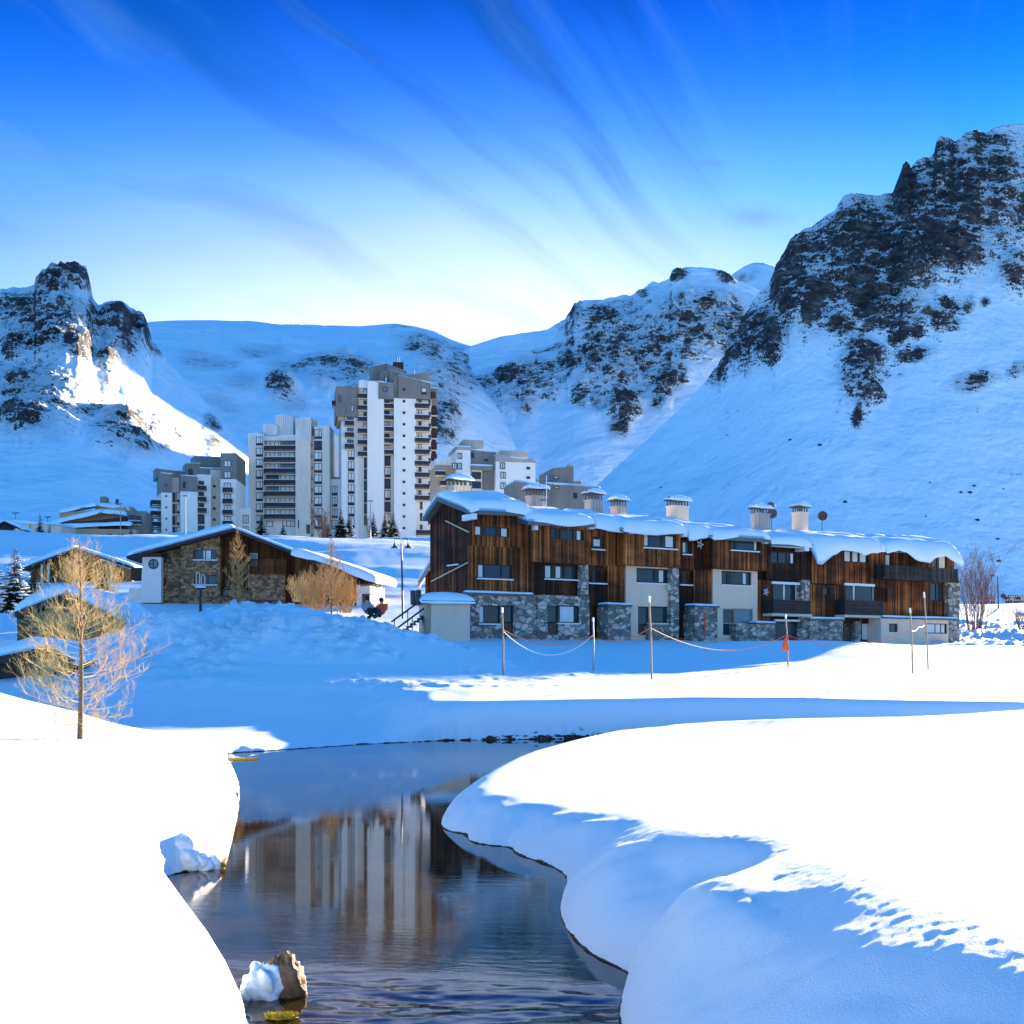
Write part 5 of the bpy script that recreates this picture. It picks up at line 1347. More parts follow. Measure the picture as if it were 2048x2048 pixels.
    for px in (84, 97, 152, 223): u = f2.u(px, .8); mb = MB(); fbox(mb, f2, u-.12, u+.12, zb, f2.z(u, 1125 if px < 150 else 1118, .8), .65, .9); mb.build('post', M['beam'], c)
    mb = MB(); q = f2.rect((86, 1163, 150, 1176), 1.0)
    for k in range(24): fbox(mb, f2, q[0]+(q[1]-q[0])*k/24, q[0]+(q[1]-q[0])*(k+.5)/24, q[2], q[3], .95, 1.0)
    fbox(mb, f2, q[0], q[1], q[3]-.1, q[3], .9, 1.05); fbox(mb, f2, q[0], q[1], q[2]-.15, q[2], 0, 1.05); mb.build('balcony', M['wood_gold'], c)
    # stone hut
    f3 = Face(140, 58, 3)
    c = thing('stone_hut', 'small stone hut under a thick rounded snow roof behind the bare larch', 'hut', (*f3.o, gz(*f3.o)))
    g = gable_house(c, f3, (28, 1224), (134, 1184), (254, 1246), 0, 0, 6, 'stone_warm', .62, .7, 31, 'brown', 0, (1.0, 1.0))
    mb = MB(); u0, u1 = f3.u(34, 0), f3.u(250, 0); ua = f3.u(134, 0); zb = 1.5
    zl, zrr, zt = f3.z(u0, 1228, 0), f3.z(u1, 1250, 0), f3.z(ua, 1192, 0)
    door = f3.rect((150, 1232, 178, 1290), 0)
    panel(mb, f3, u0, u1, zb, zrr, 0, [door], 5.5)
    mb.add([f3.pt(u0, zrr, 0), f3.pt(u1, zrr, 0), f3.pt(ua, zt, 0), f3.pt(u0, zl, 0)], [(0, 1, 2, 3)])
    mb.build('wall', M['stone_warm'], c); window(c, f3, door, 0, name='door', lower=.95)
    # roof of the nearest hut, half buried
    f4 = Face(60, 45, 6)
    c = thing('buried_hut', 'low dark hut half buried in snow at the left edge', 'hut', (*f4.o, gz(*f4.o)))
    g = gable_house(c, f4, (-110, 1335), (96, 1292), (152, 1322), 0, 0, 5, 'brown', .3, .5, 37, 'brown', 0, (1.6, .7))
    mb = MB(); u0, u1, ua = f4.u(-90, 0), f4.u(143, 0), f4.u(96, 0)
    zl, zrr, zt = f4.z(u0, 1336, 0), f4.z(u1, 1320, 0), f4.z(ua, 1300, 0)
    panel(mb, f4, u0, u1, 0, min(zl, zrr), 0, [], 4.5)
    mb.add([f4.pt(u0, min(zl, zrr), 0), f4.pt(u1, min(zl, zrr), 0), f4.pt(u1, zrr, 0), f4.pt(ua, zt, 0), f4.pt(u0, zl, 0)], [(0, 1, 2, 3, 4)])
    mb.build('wall', M['brown'], c)
    # little chalet on the left edge, up the hill
    f5 = Face(20, 225, 4)
    c = thing('small_chalet', 'small dark chalet with a snowy roof at the far left edge of the hill', 'chalet', (*f5.o, gz(*f5.o)))
    g = gable_house(c, f5, (-40, 1066), (8, 1042), (40, 1056), 0, 0, 7, 'brown', .7, .8, 43)
    mb = MB(); u0, u1, ua = f5.u(-30, 0), f5.u(32, 0), f5.u(8, 0); z1 = f5.z(0, 1062, 0); h = [f5.rect((12, 1066, 24, 1080), 0)]
    panel(mb, f5, u0, u1, f5.z(0, 1100, 0)-3, z1, 0, h, 6); mb.add([f5.pt(u0, z1, 0), f5.pt(u1, z1, 0), f5.pt(ua, f5.z(ua, 1047, 0), 0)], [(0, 1, 2)])
    mb.build('wall', M['brown'], c); window(c, f5, h[0], 0, glass='glass_blue', frame='white', div=[.5])
# ---------------------------------------------------------------- trees and bushes
def rvec(r): 
    while True:
        v = Vector((r.uniform(-1, 1), r.uniform(-1, 1), r.uniform(-1, 1)))
        if .05 < v.length < 1: return v.normalized()

def spruce(label, pos, h, rb, mat='needle', seed=1, snow=.4, group=None, density=1.0, lean=0, name='spruce_tree'):
    r = random.Random(seed); p0 = Vector(pos)
    t = thing(name, label, 'tree', pos, group)
    mb = MB(); mb.tube([p0-Vector((0, 0, .4)), p0+Vector((lean*.5, 0, h*.5)), p0+Vector((lean, 0, h))], h*.018+.03, .01, 6); mb.build('trunk', M['bark'], t)
    mb = MB(); sn = MB(); n = int((26+h*5)*density)
    for i in range(n):
        k = (i+r.random())/n; z = h*(.06+.93*k)
        rad_ = rb*(1-k)**.85*(.75+.4*r.random())+.05
        for b in range(max(3, int(7*(1-k)+3))):
            a = r.uniform(0, 2*math.pi); L = rad_*(.7+.45*r.random())
            d = Vector((math.cos(a), math.sin(a), 0)); droop = -.18-.25*(1-k)+r.uniform(-.1, .15)
            base = p0+Vector((lean*k, 0, z)); side = Vector((-d.y, d.x, 0))
            m_ = max(3, int(L/.16)); m_ = min(m_, 9)
            for q in range(m_):
                s0 = (q+.6)/m_; c = base+d*(L*s0)+Vector((0, 0, droop*L*s0+.12*L*s0*s0))
                w = L*.20*(1.15-s0)+.04
                for e in range(3):
                    an = r.uniform(-1.1, 1.1); dd = (d*math.cos(an)+side*math.sin(an)); l2 = w*(1.1+.9*r.random())
                    up = Vector((0, 0, r.uniform(-.4, .15)))*l2; sd = Vector((-dd.y, dd.x, r.uniform(-.5, .5)))*l2*.22
                    tip = c+dd*l2+up
                    mb.add([tuple(c-sd), tuple(c+sd), tuple(tip)], [(0, 1, 2)])
            if snow and r.random() < snow:
                s0 = r.uniform(.35, .95); c = base+d*(L*s0)+Vector((0, 0, droop*L*s0+.12*L*s0*s0+.03)); w = L*.2+.03
                w *= .62; sn.blob(c, w*(1+.6*abs(d.x)), w*(1+.6*abs(d.y)), w*.35, i, .3, 6, 4)
    mb.build('crown', M[mat], t)
    if sn.v: sn.build('snow', M['lump'], t, smooth=True)['kind'] = 'stuff'
    return t

def twigs(mb, p, d, L, r0, r, depth, up=.25, nsub=5, spread=.8, seg=5):
    """a curved shoot with side shoots"""
    pts = [p]; dd = d.normalized(); q = p
    for i in range(seg):
        dd = (dd+Vector((0, 0, up*.25))+rvec(r)*.13).normalized(); q = q+dd*(L/seg); pts.append(q)
    mb.tube(pts, r0, r0*.35, 4 if r0 > .006 else 3, cap=False)
    if depth > 0:
        for k in range(nsub):
            i = r.uniform(.2, 1)*seg; a = int(min(seg-1, i)); b = pts[a].lerp(pts[a+1], i-a)
            ax = (pts[a+1]-pts[a]).normalized(); sd = (rvec(r)); sd = (sd-ax*sd.dot(ax)).normalized()
            nd = (ax*(.75)+sd*spread+Vector((0, 0, up*.6))).normalized()
            twigs(mb, b, nd, L*r.uniform(.32, .55)*(1.15-.4*i/seg), r0*.55, r, depth-1, up, max(2, nsub-1), spread, max(3, seg-1))

def larch(label, pos, h, rb, mat, seed, nb=60, group=None, lowdark=False, depth=2, nsub=6, tr=.02, br=.011, name='larch_tree', rise=(-.18, .9), up=.75):
    r = random.Random(seed); p0 = Vector(pos)
    t = thing(name, label, 'tree', pos, group)
    mb = MB(); bend = [p0+Vector((0, 0, -.3))]+[p0+Vector((.02*h*math.sin(3*k)*k*.4, .01*h*math.sin(5*k), h*k)) for k in (0, .15, .3, .45, .6, .75, .9, 1)]
    mb.tube(bend, h*tr, .008, 9); mb.build('trunk', M['bark'], t, smooth=True)
    mb = MB()
    for i in range(nb):
        k = .03+.95*(i+r.random())/nb; z = h*k
        prof = (.55+1.5*k if k < .3 else 1.0-(k-.3)*1.18) 
        L = rb*max(.1, prof)*r.uniform(.75, 1.15); a = i*2.4+r.uniform(-.5, .5)
        rz = rise[0]+rise[1]*k
        d = Vector((math.cos(a), math.sin(a), rz))
        b = p0+Vector((.02*h*math.sin(3*k)*k*.4, .01*h*math.sin(5*k), z))
        twigs(mb, b, d, L, br*(1.15-.7*k), r, depth, up, nsub, .85, 6)
    mb.build('branches', M[mat], t)
    return t

def bush(label, pos, h, w, mat, seed, n=22, group=None, depth=2, r0=.02, nsub=5, name='bare_bush', upk=.35):
    r = random.Random(seed); p0 = Vector(pos)
    t = thing(name, label, 'bush', pos, group)
    mb = MB()
    for i in range(n):
        a = r.uniform(0, 2*math.pi); s = r.random()**.6
        b = p0+Vector((math.cos(a)*w*.28*s, math.sin(a)*w*.2*s, -.15))
        d = Vector((math.cos(a)*s*w*.55/h, math.sin(a)*s*w*.5/h, 1))
        twigs(mb, b, d, h*r.uniform(.7, 1.05), r0, r, depth, upk, nsub, .6, 6)
    mb.build('stems', M[mat], t)
    return t

def build_trees():
    # the golden bare larch on the left bank
    p = hit(160, 1478, 12, 60)
    h = (1478-1082)*p[1]/F
    larch('bare golden larch standing in the sunlit snow of the left bank', p, h, 1.6*p[1]/28, 'twig', 5, 92, depth=3, nsub=6, tr=.0165, br=.0085, rise=(-.15, .5), up=.42)
    # dark spruces
    def sp(px, pytop, pybase, wpx, label, seed, d=None, mat='needle', snow=.4, group=None, dens=1.0):
        if d: x = (px-HX)/F*d; q = (x, d, CH+(HY-pybase)/F*d)
        else: q = hit(px, pybase)
        hh = (pybase-pytop)*q[1]/F
        spruce(label, q, hh*(1.06 if group else 1), wpx*q[1]/F/2*(1.45 if group else 1), mat, seed, snow, group, dens*(1.6 if group else 1))
    sp(30, 1096, 1222, 92, 'dark snow dusted spruce on the left beside the golden timber house', 3, 76, snow=.5, dens=1.3)
    sp(-6, 1110, 1222, 60, 'dark spruce cut by the left edge of the picture', 4, 80, snow=.4)
    sp(80, 1024, 1088, 34, 'small spruce in front of the yellow long building', 6, 235, snow=.35)
    sp(98, 1050, 1088, 22, 'shorter snowy spruce right beside the small spruce by the yellow building', 7, 233, snow=.5)
    sp(262, 1050, 1083, 22, 'small dark spruce in front of the low tan building', 8, 240, snow=.3)
    g = 'spruces at the foot of the towers'
    sp(523, 1032, 1072, 22, 'narrow spruce before the tower with long balconies', 9, 255, group=g, snow=.15)
    sp(566, 1050, 1074, 14, 'tiny spruce on the snow right of the narrow spruce below the long balconies', 19, 255, group=g, snow=.1)
    sp(682, 1018, 1076, 26, 'taller dark spruce of the close pair before the tallest tower', 10, 262, group=g, snow=.2)
    sp(698, 1028, 1074, 20, 'shorter spruce of the close pair before the tallest tower', 12, 264, group=g, snow=.2)
    sp(747, 1026, 1074, 18, 'slim spruce below the left balconies of the tallest tower', 13, 262, group=g, snow=.2)
    sp(770, 1026, 1082, 22, 'left bushy golden green spruce at the foot of the tallest tower', 14, 250, 'needle_gold', group=g, snow=.15)
    sp(786, 1024, 1082, 26, 'right bushy golden green spruce at the foot of the tallest tower', 15, 248, 'needle_gold', group=g, snow=.15)
    sp(655, 1050, 1074, 18, 'low dark spruce under the bare tree between the two towers', 16, 258, group=g, snow=.2)
    sp(205, 1125, 1178, 44, 'dark bushy spruce between the golden house and the bare larch', 17, 105, snow=.1)
    sp(67, 1125, 1190, 40, 'olive spruce at the left corner of the golden timber house', 18, 110, 'needle_gold', snow=.1)
    # bare trees by the stone house
    g = 'bare golden shrubs in front of the stone house'
    def at(px, py, d): return ((px-HX)/F*d, d, CH+(HY-py)/F*d)
    larch('slender bare golden larch before the dark boards of the stone house', at(475, 1208, 108), 148*108/F, 1.5, 'twig_dull', 21, 60, depth=2, nsub=6, tr=.012, br=.035)
    larch('bare larch with a pale trunk standing in the golden shrubs right of the stone house', at(663, 1226, 100), 150*100/F, 1.6, 'twig_dull', 22, 60, depth=2, nsub=6, tr=.013, br=.03)
    bush('small dense golden shrub beside the stone wall corner of the gabled house', at(595, 1200, 104), 46*104/F, 1.6, 'twig', 23, 26, g, 2, .03, 6)
    bush('broad brown golden shrub behind the pale trunked larch', at(640, 1215, 105), 74*105/F, 2.6, 'twig_dull', 24, 30, g, 2, .035, 6)
    bush('golden shrub at the right end of the stone house wing', at(690, 1222, 103), 66*103/F, 2.2, 'twig_dull', 25, 28, g, 2, .035, 6)
    bush('low tangled shrub at the foot of the house wing', at(622, 1222, 101), 50*101/F, 2.0, 'twig_dull', 26, 26, g, 2, .03, 6)
    # bare tree between the towers and far bush by the road
    bush('leafless tree standing between the two tall towers', at(648, 1074, 256), 55*256/F, 3.4, 'twig_brown', 27, 16, None, 2, .07, 5, 'bare_tree')
    bush('thin leafless sapling below the tallest tower', at(737, 1072, 262), 40*262/F, 1.3, 'twig_brown', 28, 6, None, 2, .05, 4, 'bare_tree')
    q = hit(1950, 1258); 
    bush('large leafless brown bush beside the right end of the chalet', (*q[:2], q[2]), 125*q[1]/F, 70*q[1]/F, 'twig_brown', 29, 30, None, 3, .035, 5)
    q = hit(2040, 1255, 60); bush('leafless brown bush cut by the right edge of the picture', q, 45*q[1]/F, 30*q[1]/F, 'twig_brown', 30, 14, None, 2, .03, 5)
    bush('golden shrub behind the stone hut roof left of the round window tower', at(222, 1180, 64), 62*64/F, 60*64/F, 'twig', 31, 16, None, 2, .014, 5)
    bush('golden shrub behind the ridge of the stone hut', at(150, 1175, 66), 70*66/F, 60*66/F, 'twig', 32, 20, None, 2, .014, 5)
    bush('tangled golden shrub against the wall of the stone hut', at(135, 1272, 53), 72*53/F, 150*53/F, 'twig', 33, 44, None, 2, .011, 6)
    bush('tangled golden shrub against the right corner of the stone hut', at(225, 1268, 53), 56*53/F, 60*53/F, 'twig', 34, 24, None, 2, .011, 6)
    bush('golden shrub leaning on the dark wall of the buried hut', at(96, 1365, 42), 64*42/F, 90*42/F, 'twig', 35, 34, None, 2, .009, 6)
    # dry twigs sticking out of the snow hummock
    for (px, py, s) in ((287, 1310, 1), (305, 1308, 2)):
        q = hit(px, py); bush('dry twigs poking through the snow hummock' if s == 1 else 'short dry stalk poking through the snow hummock', q, .5/s, .3, 'twig_brown', 60+s, 3, None, 1, .012, 3, 'dry_twigs')

# ---------------------------------------------------------------- people, lamps, poles, ropes, rock
def person(label, pos, h, pose, top, legs, face=0, group=None, seed=0):
    """one skinned body mesh; hair, jacket and trousers are close-fitting children"""
    x, y, z = pos; c, s = math.cos(face), math.sin(face)
    def T(a, b, d): return (a*c-b*s, a*s+b*c, d)
    k = h/1.75
    if pose == 'sit':
        J = {'pelvis': (0, 0, .16), 'chest': (0, .1, .5), 'neck': (0, .06, .7), 'head': (0, .02, .86), 'sl': (-.19, .1, .62), 'sr': (.19, .1, .62), 'el': (-.3, -.08, .42), 'er': (.3, -.08, .42), 'hl': (-.14, -.32, .4), 'hr': (.14, -.32, .4), 'kl': (-.16, -.42, .42), 'kr': (.16, -.42, .42), 'al': (-.16, -.66, .08), 'ar': (.16, -.66, .08), 'tl': (-.17, -.84, .06), 'tr': (.17, -.84, .06)}
    else:
        J = {'pelvis': (0, 0, .95), 'chest': (0, 0, 1.28), 'neck': (0, 0, 1.5), 'head': (0, -.02, 1.66), 'sl': (-.2, 0, 1.42), 'sr': (.2, 0, 1.42), 'el': (-.29, .02, 1.14), 'er': (.29, .02, 1.14), 'hl': (-.27, -.12, .9), 'hr': (.27, -.12, .9), 'kl': (-.11, -.03, .5), 'kr': (.13, .02, .5), 'al': (-.12, .02, .08), 'ar': (.15, .05, .08), 'tl': (-.13, -.14, .05), 'tr': (.16, -.1, .05)}
    R = {'pelvis': .15, 'chest': .17, 'neck': .06, 'head': .105, 'sl': .085, 'sr': .085, 'el': .055, 'er': .055, 'hl': .04, 'hr': .04, 'kl': .075, 'kr': .075, 'al': .055, 'ar': .055, 'tl': .045, 'tr': .045}
    E = [('pelvis', 'chest'), ('chest', 'neck'), ('neck', 'head'), ('chest', 'sl'), ('chest', 'sr'), ('sl', 'el'), ('sr', 'er'), ('el', 'hl'), ('er', 'hr'), ('pelvis', 'kl'), ('pelvis', 'kr'), ('kl', 'al'), ('kr', 'ar'), ('al', 'tl'), ('ar', 'tr')]
    t = thing('person', label, 'person', pos, group)
    def skin(name, keys, grow, mat):
        ks = [q for q in J if q in keys]; ix = {q: i for i, q in enumerate(ks)}
        me = bpy.data.meshes.new(name); me.from_pydata([tuple(v*k for v in T(*J[q])) for q in ks], [(ix[a], ix[b]) for a, b in E if a in ix and b in ix], [])
        o = link_mesh(name, me, M[mat], t)
        m_ = o.modifiers.new('skin', 'SKIN')
        for i, q in enumerate(ks):
            v = me.skin_vertices[0].data[i]; v.radius = ((R[q]+grow)*k,)*2; v.use_root = (i == 0)
        sb = o.modifiers.new('sub', 'SUBSURF'); sb.levels = 1; sb.render_levels = 2
        return o
    skin('body', list(J), 0, 'skin')
    skin('jacket', ['pelvis', 'chest', 'sl', 'sr', 'el', 'er', 'hl', 'hr'][:8], .03, top)
    skin('trousers', ['pelvis', 'kl', 'kr', 'al', 'ar', 'tl', 'tr'], .024, legs)
    hd = T(*J['head']); mb = MB(); mb.blob((x+hd[0]*k, y+hd[1]*k+.01, z+hd[2]*k+.05*k), .125*k, .135*k, .12*k, seed, .06, 12, 8); mb.build('hat', M['cloth_black'], t, smooth=True)
    return t

def build_details():
    # marker poles on the far bank and their ropes
    tops = {}
    g = 'bare wooden marker poles on the far bank'
    for i, (pt, pb, lab, mat) in enumerate((((1004, 1216), (1007, 1350), 'leftmost thin wooden marker pole below the stone corner of the chalet', 'pole'), ((1186, 1236), (1187, 1342), 'shortest grey marker pole below the recessed chalet door', 'metal_grey'),
            ((1298, 1193), (1304, 1358), 'tall leaning wooden marker pole before the cream plaster wall', 'pole'), ((1571, 1230), (1577, 1334), 'pole carrying an orange flag in front of the chalet garage', 'pole'),
            ((1820, 1217), (1826, 1347), 'left pole of the close pair before the chalet annex', 'pole'), ((1848, 1185), (1857, 1338), 'taller right pole of the close pair before the chalet annex', 'pole'))):
        b = hit(pb[0], pb[1], 38, 120); d = b[1]; tp = P(pt[0], pt[1], d)
        t = thing('marker_pole', lab, 'pole', b, g)
        mb = MB(); bv = Vector(b); tv = Vector(tp); mid = bv.lerp(tv, .5)+Vector((.02, 0, 0))
        mb.tube([bv-Vector((0, 0, .4)), bv.lerp(tv, .25), mid, tv], .04, .032, 8); mb.build('shaft', M[mat], t)
        mb = MB(); mb.tube([bv.lerp(tv, .93), tv+Vector((0, 0, .02))], .045, .04, 8); mb.build('painted_tip', M['white'], t)
        tops[i] = (bv, tv)
    def on_pole(i, k): a, b = tops[i]; return a.lerp(b, k)
    def rope(name, pts, sag, r, mat, label, group):
        mb = MB(); q = []
        for (a, b, sg) in zip(pts[:-1], pts[1:], sag):
            a, b = Vector(a), Vector(b)
            for k in range(13):
                s_ = k/12; q.append(a.lerp(b, s_)-Vector((0, 0, sg*4*s_*(1-s_))))
        mb.tube(q, r, n=5); o = mb.build(name, M[mat]); tag(o, label, 'rope', group)
    rope('white_rope', [on_pole(0, .66), on_pole(1, .68)], [.9], .017, 'rope_white', 'sagging white rope strung between the two left marker poles', None)
    rope('orange_rope', [on_pole(0, .68), on_pole(1, .64), on_pole(2, .62), on_pole(3, .62), on_pole(4, .66)], [.45, .3, .8, .55], .014, 'rope_red', 'long orange rope strung from pole to pole before the chalet', 'orange ropes before the chalet')
    ff = Face(943, 80.5, CHANG)
    pts = []
    for px, py in ((1020, 1272), (1110, 1281), (1250, 1283), (1420, 1282), (1640, 1288), (1690, 1288)):
        p = ff.pt(ff.u(px), 0); pts.append((p[0], p[1], gz(p[0], p[1])+.35))
    rope('orange_rope', pts, [.05, .1, .1, .1, .05], .014, 'rope_red', 'slack orange rope lying just above the snow along the chalet foot', 'orange ropes before the chalet')
    rope('orange_rope', [on_pole(4, .66), on_pole(4, .66).lerp(on_pole(5, .6), .5), on_pole(5, .6)], [.1, .1], .016, 'rope_red', 'short orange rope slung between the close pair of poles', 'orange ropes before the chalet')
    a, b = tops[3]; t = b-a
    mb = MB(); p0 = a.lerp(b, .62)
    vs = []
    for j in range(7):
        for i in range(4):
            w = (.3*(j/6)**.7+.06)*(i/3-.75)
            vs.append((p0.x+w+.03*math.sin(j*1.7), p0.y-.08-.05*math.sin(j*1.3+i*1.9), p0.z-.75*j/6))
    mb.add(vs, [(j*4+i, j*4+i+1, j*4+i+5, j*4+i+4) for j in range(6) for i in range(3)])
    o = mb.build('flag', M['flag'], smooth=True); so = o.modifiers.new('t', 'SOLIDIFY'); so.thickness = .012; tag(o, 'limp orange flag tied to the pole before the garage', 'flag')
    # double lamp left of the chalet
    b = hit(806, 1216, 70, 140); b = P(806, 1216, 92)
    t = thing('street_lamp', 'tall dark street lamp with two hanging bell lamps left of the chalet', 'street lamp', b)
    k = 92/F; bv = Vector(b); H = (1216-1090)*k
    mb = MB(); mb.tube([bv-Vector((0, 0, .8)), bv+Vector((-.12, 0, H))], .085, .06, 8); mb.build('post', M['metal_dark'], t)
    tv = bv+Vector((-.12, 0, H))
    for sx in (-1, 1):
        mb = MB(); arc = [tv+Vector((sx*.02, 0, 0))]+[tv+Vector((sx*(.28-.22*math.cos(a_)), 0, .32+.2*math.sin(a_))) for a_ in np.linspace(0, math.pi, 9)]+[tv+Vector((sx*.5, 0, .05))]
        mb.tube(arc, .03, n=6); arm = mb.build('arm', M['metal_dark'], t)
        mb = MB(); mb.lathe((tv.x+sx*.5, tv.y, tv.z-.18), [(.01, .32), (.06, .3), (.08, .2), (.14, .08), (.3, -.02), (.3, -.05), (.02, -.03)], 14); mb.build('lamp_shade', M['metal_dark'], arm, smooth=True)
    # slim lamp posts further up
    for (px, pt, pb, d, lab) in ((371, 993, 1062, 200, 'slim grey lamp post in front of the stepped left tower'), (741, 1003, 1102, 205, 'slim grey lamp post on the snow field below the tallest tower'), (241, 1008, 1083, 225, 'thin lamp post in front of the low tan building')):
        bv = Vector(P(px, pb, d)); H = (pb-pt)*d/F
        t = thing('lamp_post', lab, 'lamp post', bv, 'slim lamp posts on the hill')
        mb = MB(); mb.tube([bv-Vector((0, 0, 2)), bv+Vector((0, 0, H))], .1, .06, 8); mb.build('post', M['metal_grey'], t)
        mb = MB(); q = bv+Vector((0, 0, H)); mb.hexa([(q.x-.5, q.y-.15, q.z), (q.x+.5, q.y-.15, q.z), (q.x+.5, q.y+.15, q.z), (q.x-.5, q.y+.15, q.z), (q.x-.4, q.y-.1, q.z+.18), (q.x+.4, q.y-.1, q.z+.18), (q.x+.4, q.y+.1, q.z+.18), (q.x-.4, q.y+.1, q.z+.18)]); mb.build('lamp_head', M['metal_grey'], t)
    for (px, py, lab) in ((31, 1026, 'left twin headed street light above the yellow building'), (95, 1034, 'right twin headed street light above the yellow building')):
        bv = Vector(P(px, py+30, 270)); H = 30*270/F
        t = thing('street_lamp', lab, 'street lamp', bv, 'twin headed street lights on the left')
        mb = MB(); mb.tube([bv, bv+Vector((0, 0, H))], .07, .05); mb.build('post', M['metal_dark'], t)
        for sx in (-1, 1):
            mb = MB(); mb.tube([bv+Vector((0, 0, H-.1)), bv+Vector((sx*.5, 0, H+.05)), bv+Vector((sx*.8, 0, H))], .12, .06); mb.build('lamp_head', M['metal_dark'], t)
    # snow-topped lamp in front of the stone house: dark post, tray and hooped top
    d = 59; bv = Vector(P(401, 1218, d)); k = d/F
    t = thing('garden_lamp', 'dark post with a snowy tray and a tall wire hoop before the stone house', 'lamp', bv)
    mb = MB(); mb.tube([bv-Vector((0, 0, .6)), bv+Vector((0, 0, 40*k))], .07, .06, 8); mb.build('post', M['brown'], t)
    q = bv+Vector((0, 0, 40*k)); mb = MB(); mb.lathe((q.x, q.y, q.z), [(.02, -.05), (.26, 0), (.28, .05), (.02, .05)], 14); mb.build('tray', M['metal_dark'], t)
    mb = MB(); mb.blob((q.x, q.y, q.z+.08), .26, .26, .07, 3, .15, 12, 6); mb.build('snow_cap', M['lump'], t, smooth=True)
    for sx, hh in ((-.12, 36), (.12, 30)):
        mb = MB(); H = hh*k; arc = [q+Vector((sx-.07, 0, .05)), q+Vector((sx-.09, 0, H*.6))]+[q+Vector((sx-.09*math.cos(a_)*.9, 0, H*.8+.12*math.sin(a_))) for a_ in np.linspace(.2, math.pi-.2, 6)]+[q+Vector((sx+.09, 0, H*.6)), q+Vector((sx+.06, 0, .05))]
        mb.tube(arc, .022, n=5); mb.build('hoop', M['beam'], t)
    # street light and sign by the right road
    d = 150; bv = Vector(P(1997, 1212, d)); k = d/F
    t = thing('street_lamp', 'dark single arm street light beside the round sign on the right', 'street lamp', bv)
    mb = MB(); mb.tube([bv-Vector((0, 0, .6)), bv+Vector((-.1, 0, 59*k))], .09, .06); mb.build('post', M['metal_dark'], t)
    mb = MB(); q = bv+Vector((-.1, 0, 59*k)); mb.tube([q, q+Vector((-.5, 0, .1)), q+Vector((-.75, 0, .14))], .04); mb.tube([q+Vector((-.6, 0, .1)), q+Vector((-.9, 0, .16))], .09, .06); mb.build('lamp_head', M['metal_dark'], t)
    bv = Vector(P(2006, 1212, 146)); k = 146/F
    t = thing('road_sign', 'round dark road sign on a post beside the right street light', 'road sign', bv)
    mb = MB(); mb.tube([bv-Vector((0, 0, .6)), bv+Vector((0, 0, 26*k))], .04); mb.build('post', M['metal_grey'], t)
    mb = MB(); q = bv+Vector((0, -.06, 20*k)); mb.tube([q, q+Vector((0, .04, 0))], .3, n=20); mb.build('sign_plate', M['sign_red'], t)
    # stairs with handrails left of the chalet annex
    d = 78; a = Vector(P(778, 1242, d)); b = Vector(P(842, 1196, d+3))
    t = thing('outdoor_stairs', 'dark outdoor stairs with two slanting handrails left of the chalet annex', 'stairs', a)
    mb = MB(); n = 9
    for i in range(n):
        p = a.lerp(b, i/n)+Vector((.4, 0, -.9)); mb.box(p.x, p.x+.32, p.y, p.y+1.3, p.z, p.z+.1)
        mb.box(p.x, p.x+.04, p.y, p.y+1.3, p.z-.16, p.z)
    mb.build('steps', M['metal_dark'], t)
    for o in (0, 1.3):
        off = Vector((.05, o-.05, 0)) if o else Vector((.45, -.1, -.5))
        mb = MB(); mb.tube([a+off, b+off], .06, n=6)
        for s_ in (.08, .5, .95):
            q = a.lerp(b, s_)+off; mb.tube([q, q-Vector((0, 0, 1.0))], .035, n=6)
        mb.build('handrail', M['metal_dark'], t)
    for (px, py) in ((826, 1188), (837, 1187)):
        q = Vector(P(px, py, 80)); tt = thing('waste_bin', 'left black bin at the top of the chalet stairs' if px == 826 else 'right black bin at the top of the chalet stairs', 'bin', q-Vector((0, 0, .7)), 'black bins by the stairs')
        mb = MB(); mb.lathe((q.x, q.y, q.z-.7), [(.14, 0), (.17, .15), (.17, .8), (.1, .9), (.01, .92)], 12); mb.build('body', M['metal_dark'], tt, smooth=True)
        mb = MB(); mb.lathe((q.x, q.y, q.z+.1), [(.18, 0), (.18, .08), (.1, .14), (.01, .15)], 12); mb.build('lid', M['metal_dark'], tt)
    # people
    q = P(735, 1229, 58); person('person in a grey jacket sitting on the snow bank with legs out', (q[0], q[1], q[2]-.15), 1.75, 'sit', 'cloth_grey', 'cloth_black', .7, None, 1)
    q = P(762, 1232, 58); person('person in an orange jacket sitting on the snow bank by the stairs', (q[0], q[1], q[2]-.15), 1.75, 'sit', 'cloth_orange', 'cloth_dark', -.5, None, 2)
    r = random.Random(11)
    cols = ['cloth_dark', 'cloth_black', 'cloth_dark', 'cloth_grey', 'cloth_orange']
    xs = [1957, 1962, 1972, 1977, 1983, 1988, 2012, 2017, 2022, 2027, 2031, 2036, 2040, 2045]
    for i, px in enumerate(xs):
        d = 215+r.uniform(-6, 6); q = P(px, 1211+r.uniform(-1, 1), d)
        o = person('small dark skier in the distant queue at the foot of the right slope', q, 1.75, 'stand', cols[i % 5 if i != 1 else 4], 'cloth_black', r.uniform(-1.5, 1.5), 'skiers queueing at the foot of the slope', i)
    # group of skiers high on the right slope
    return

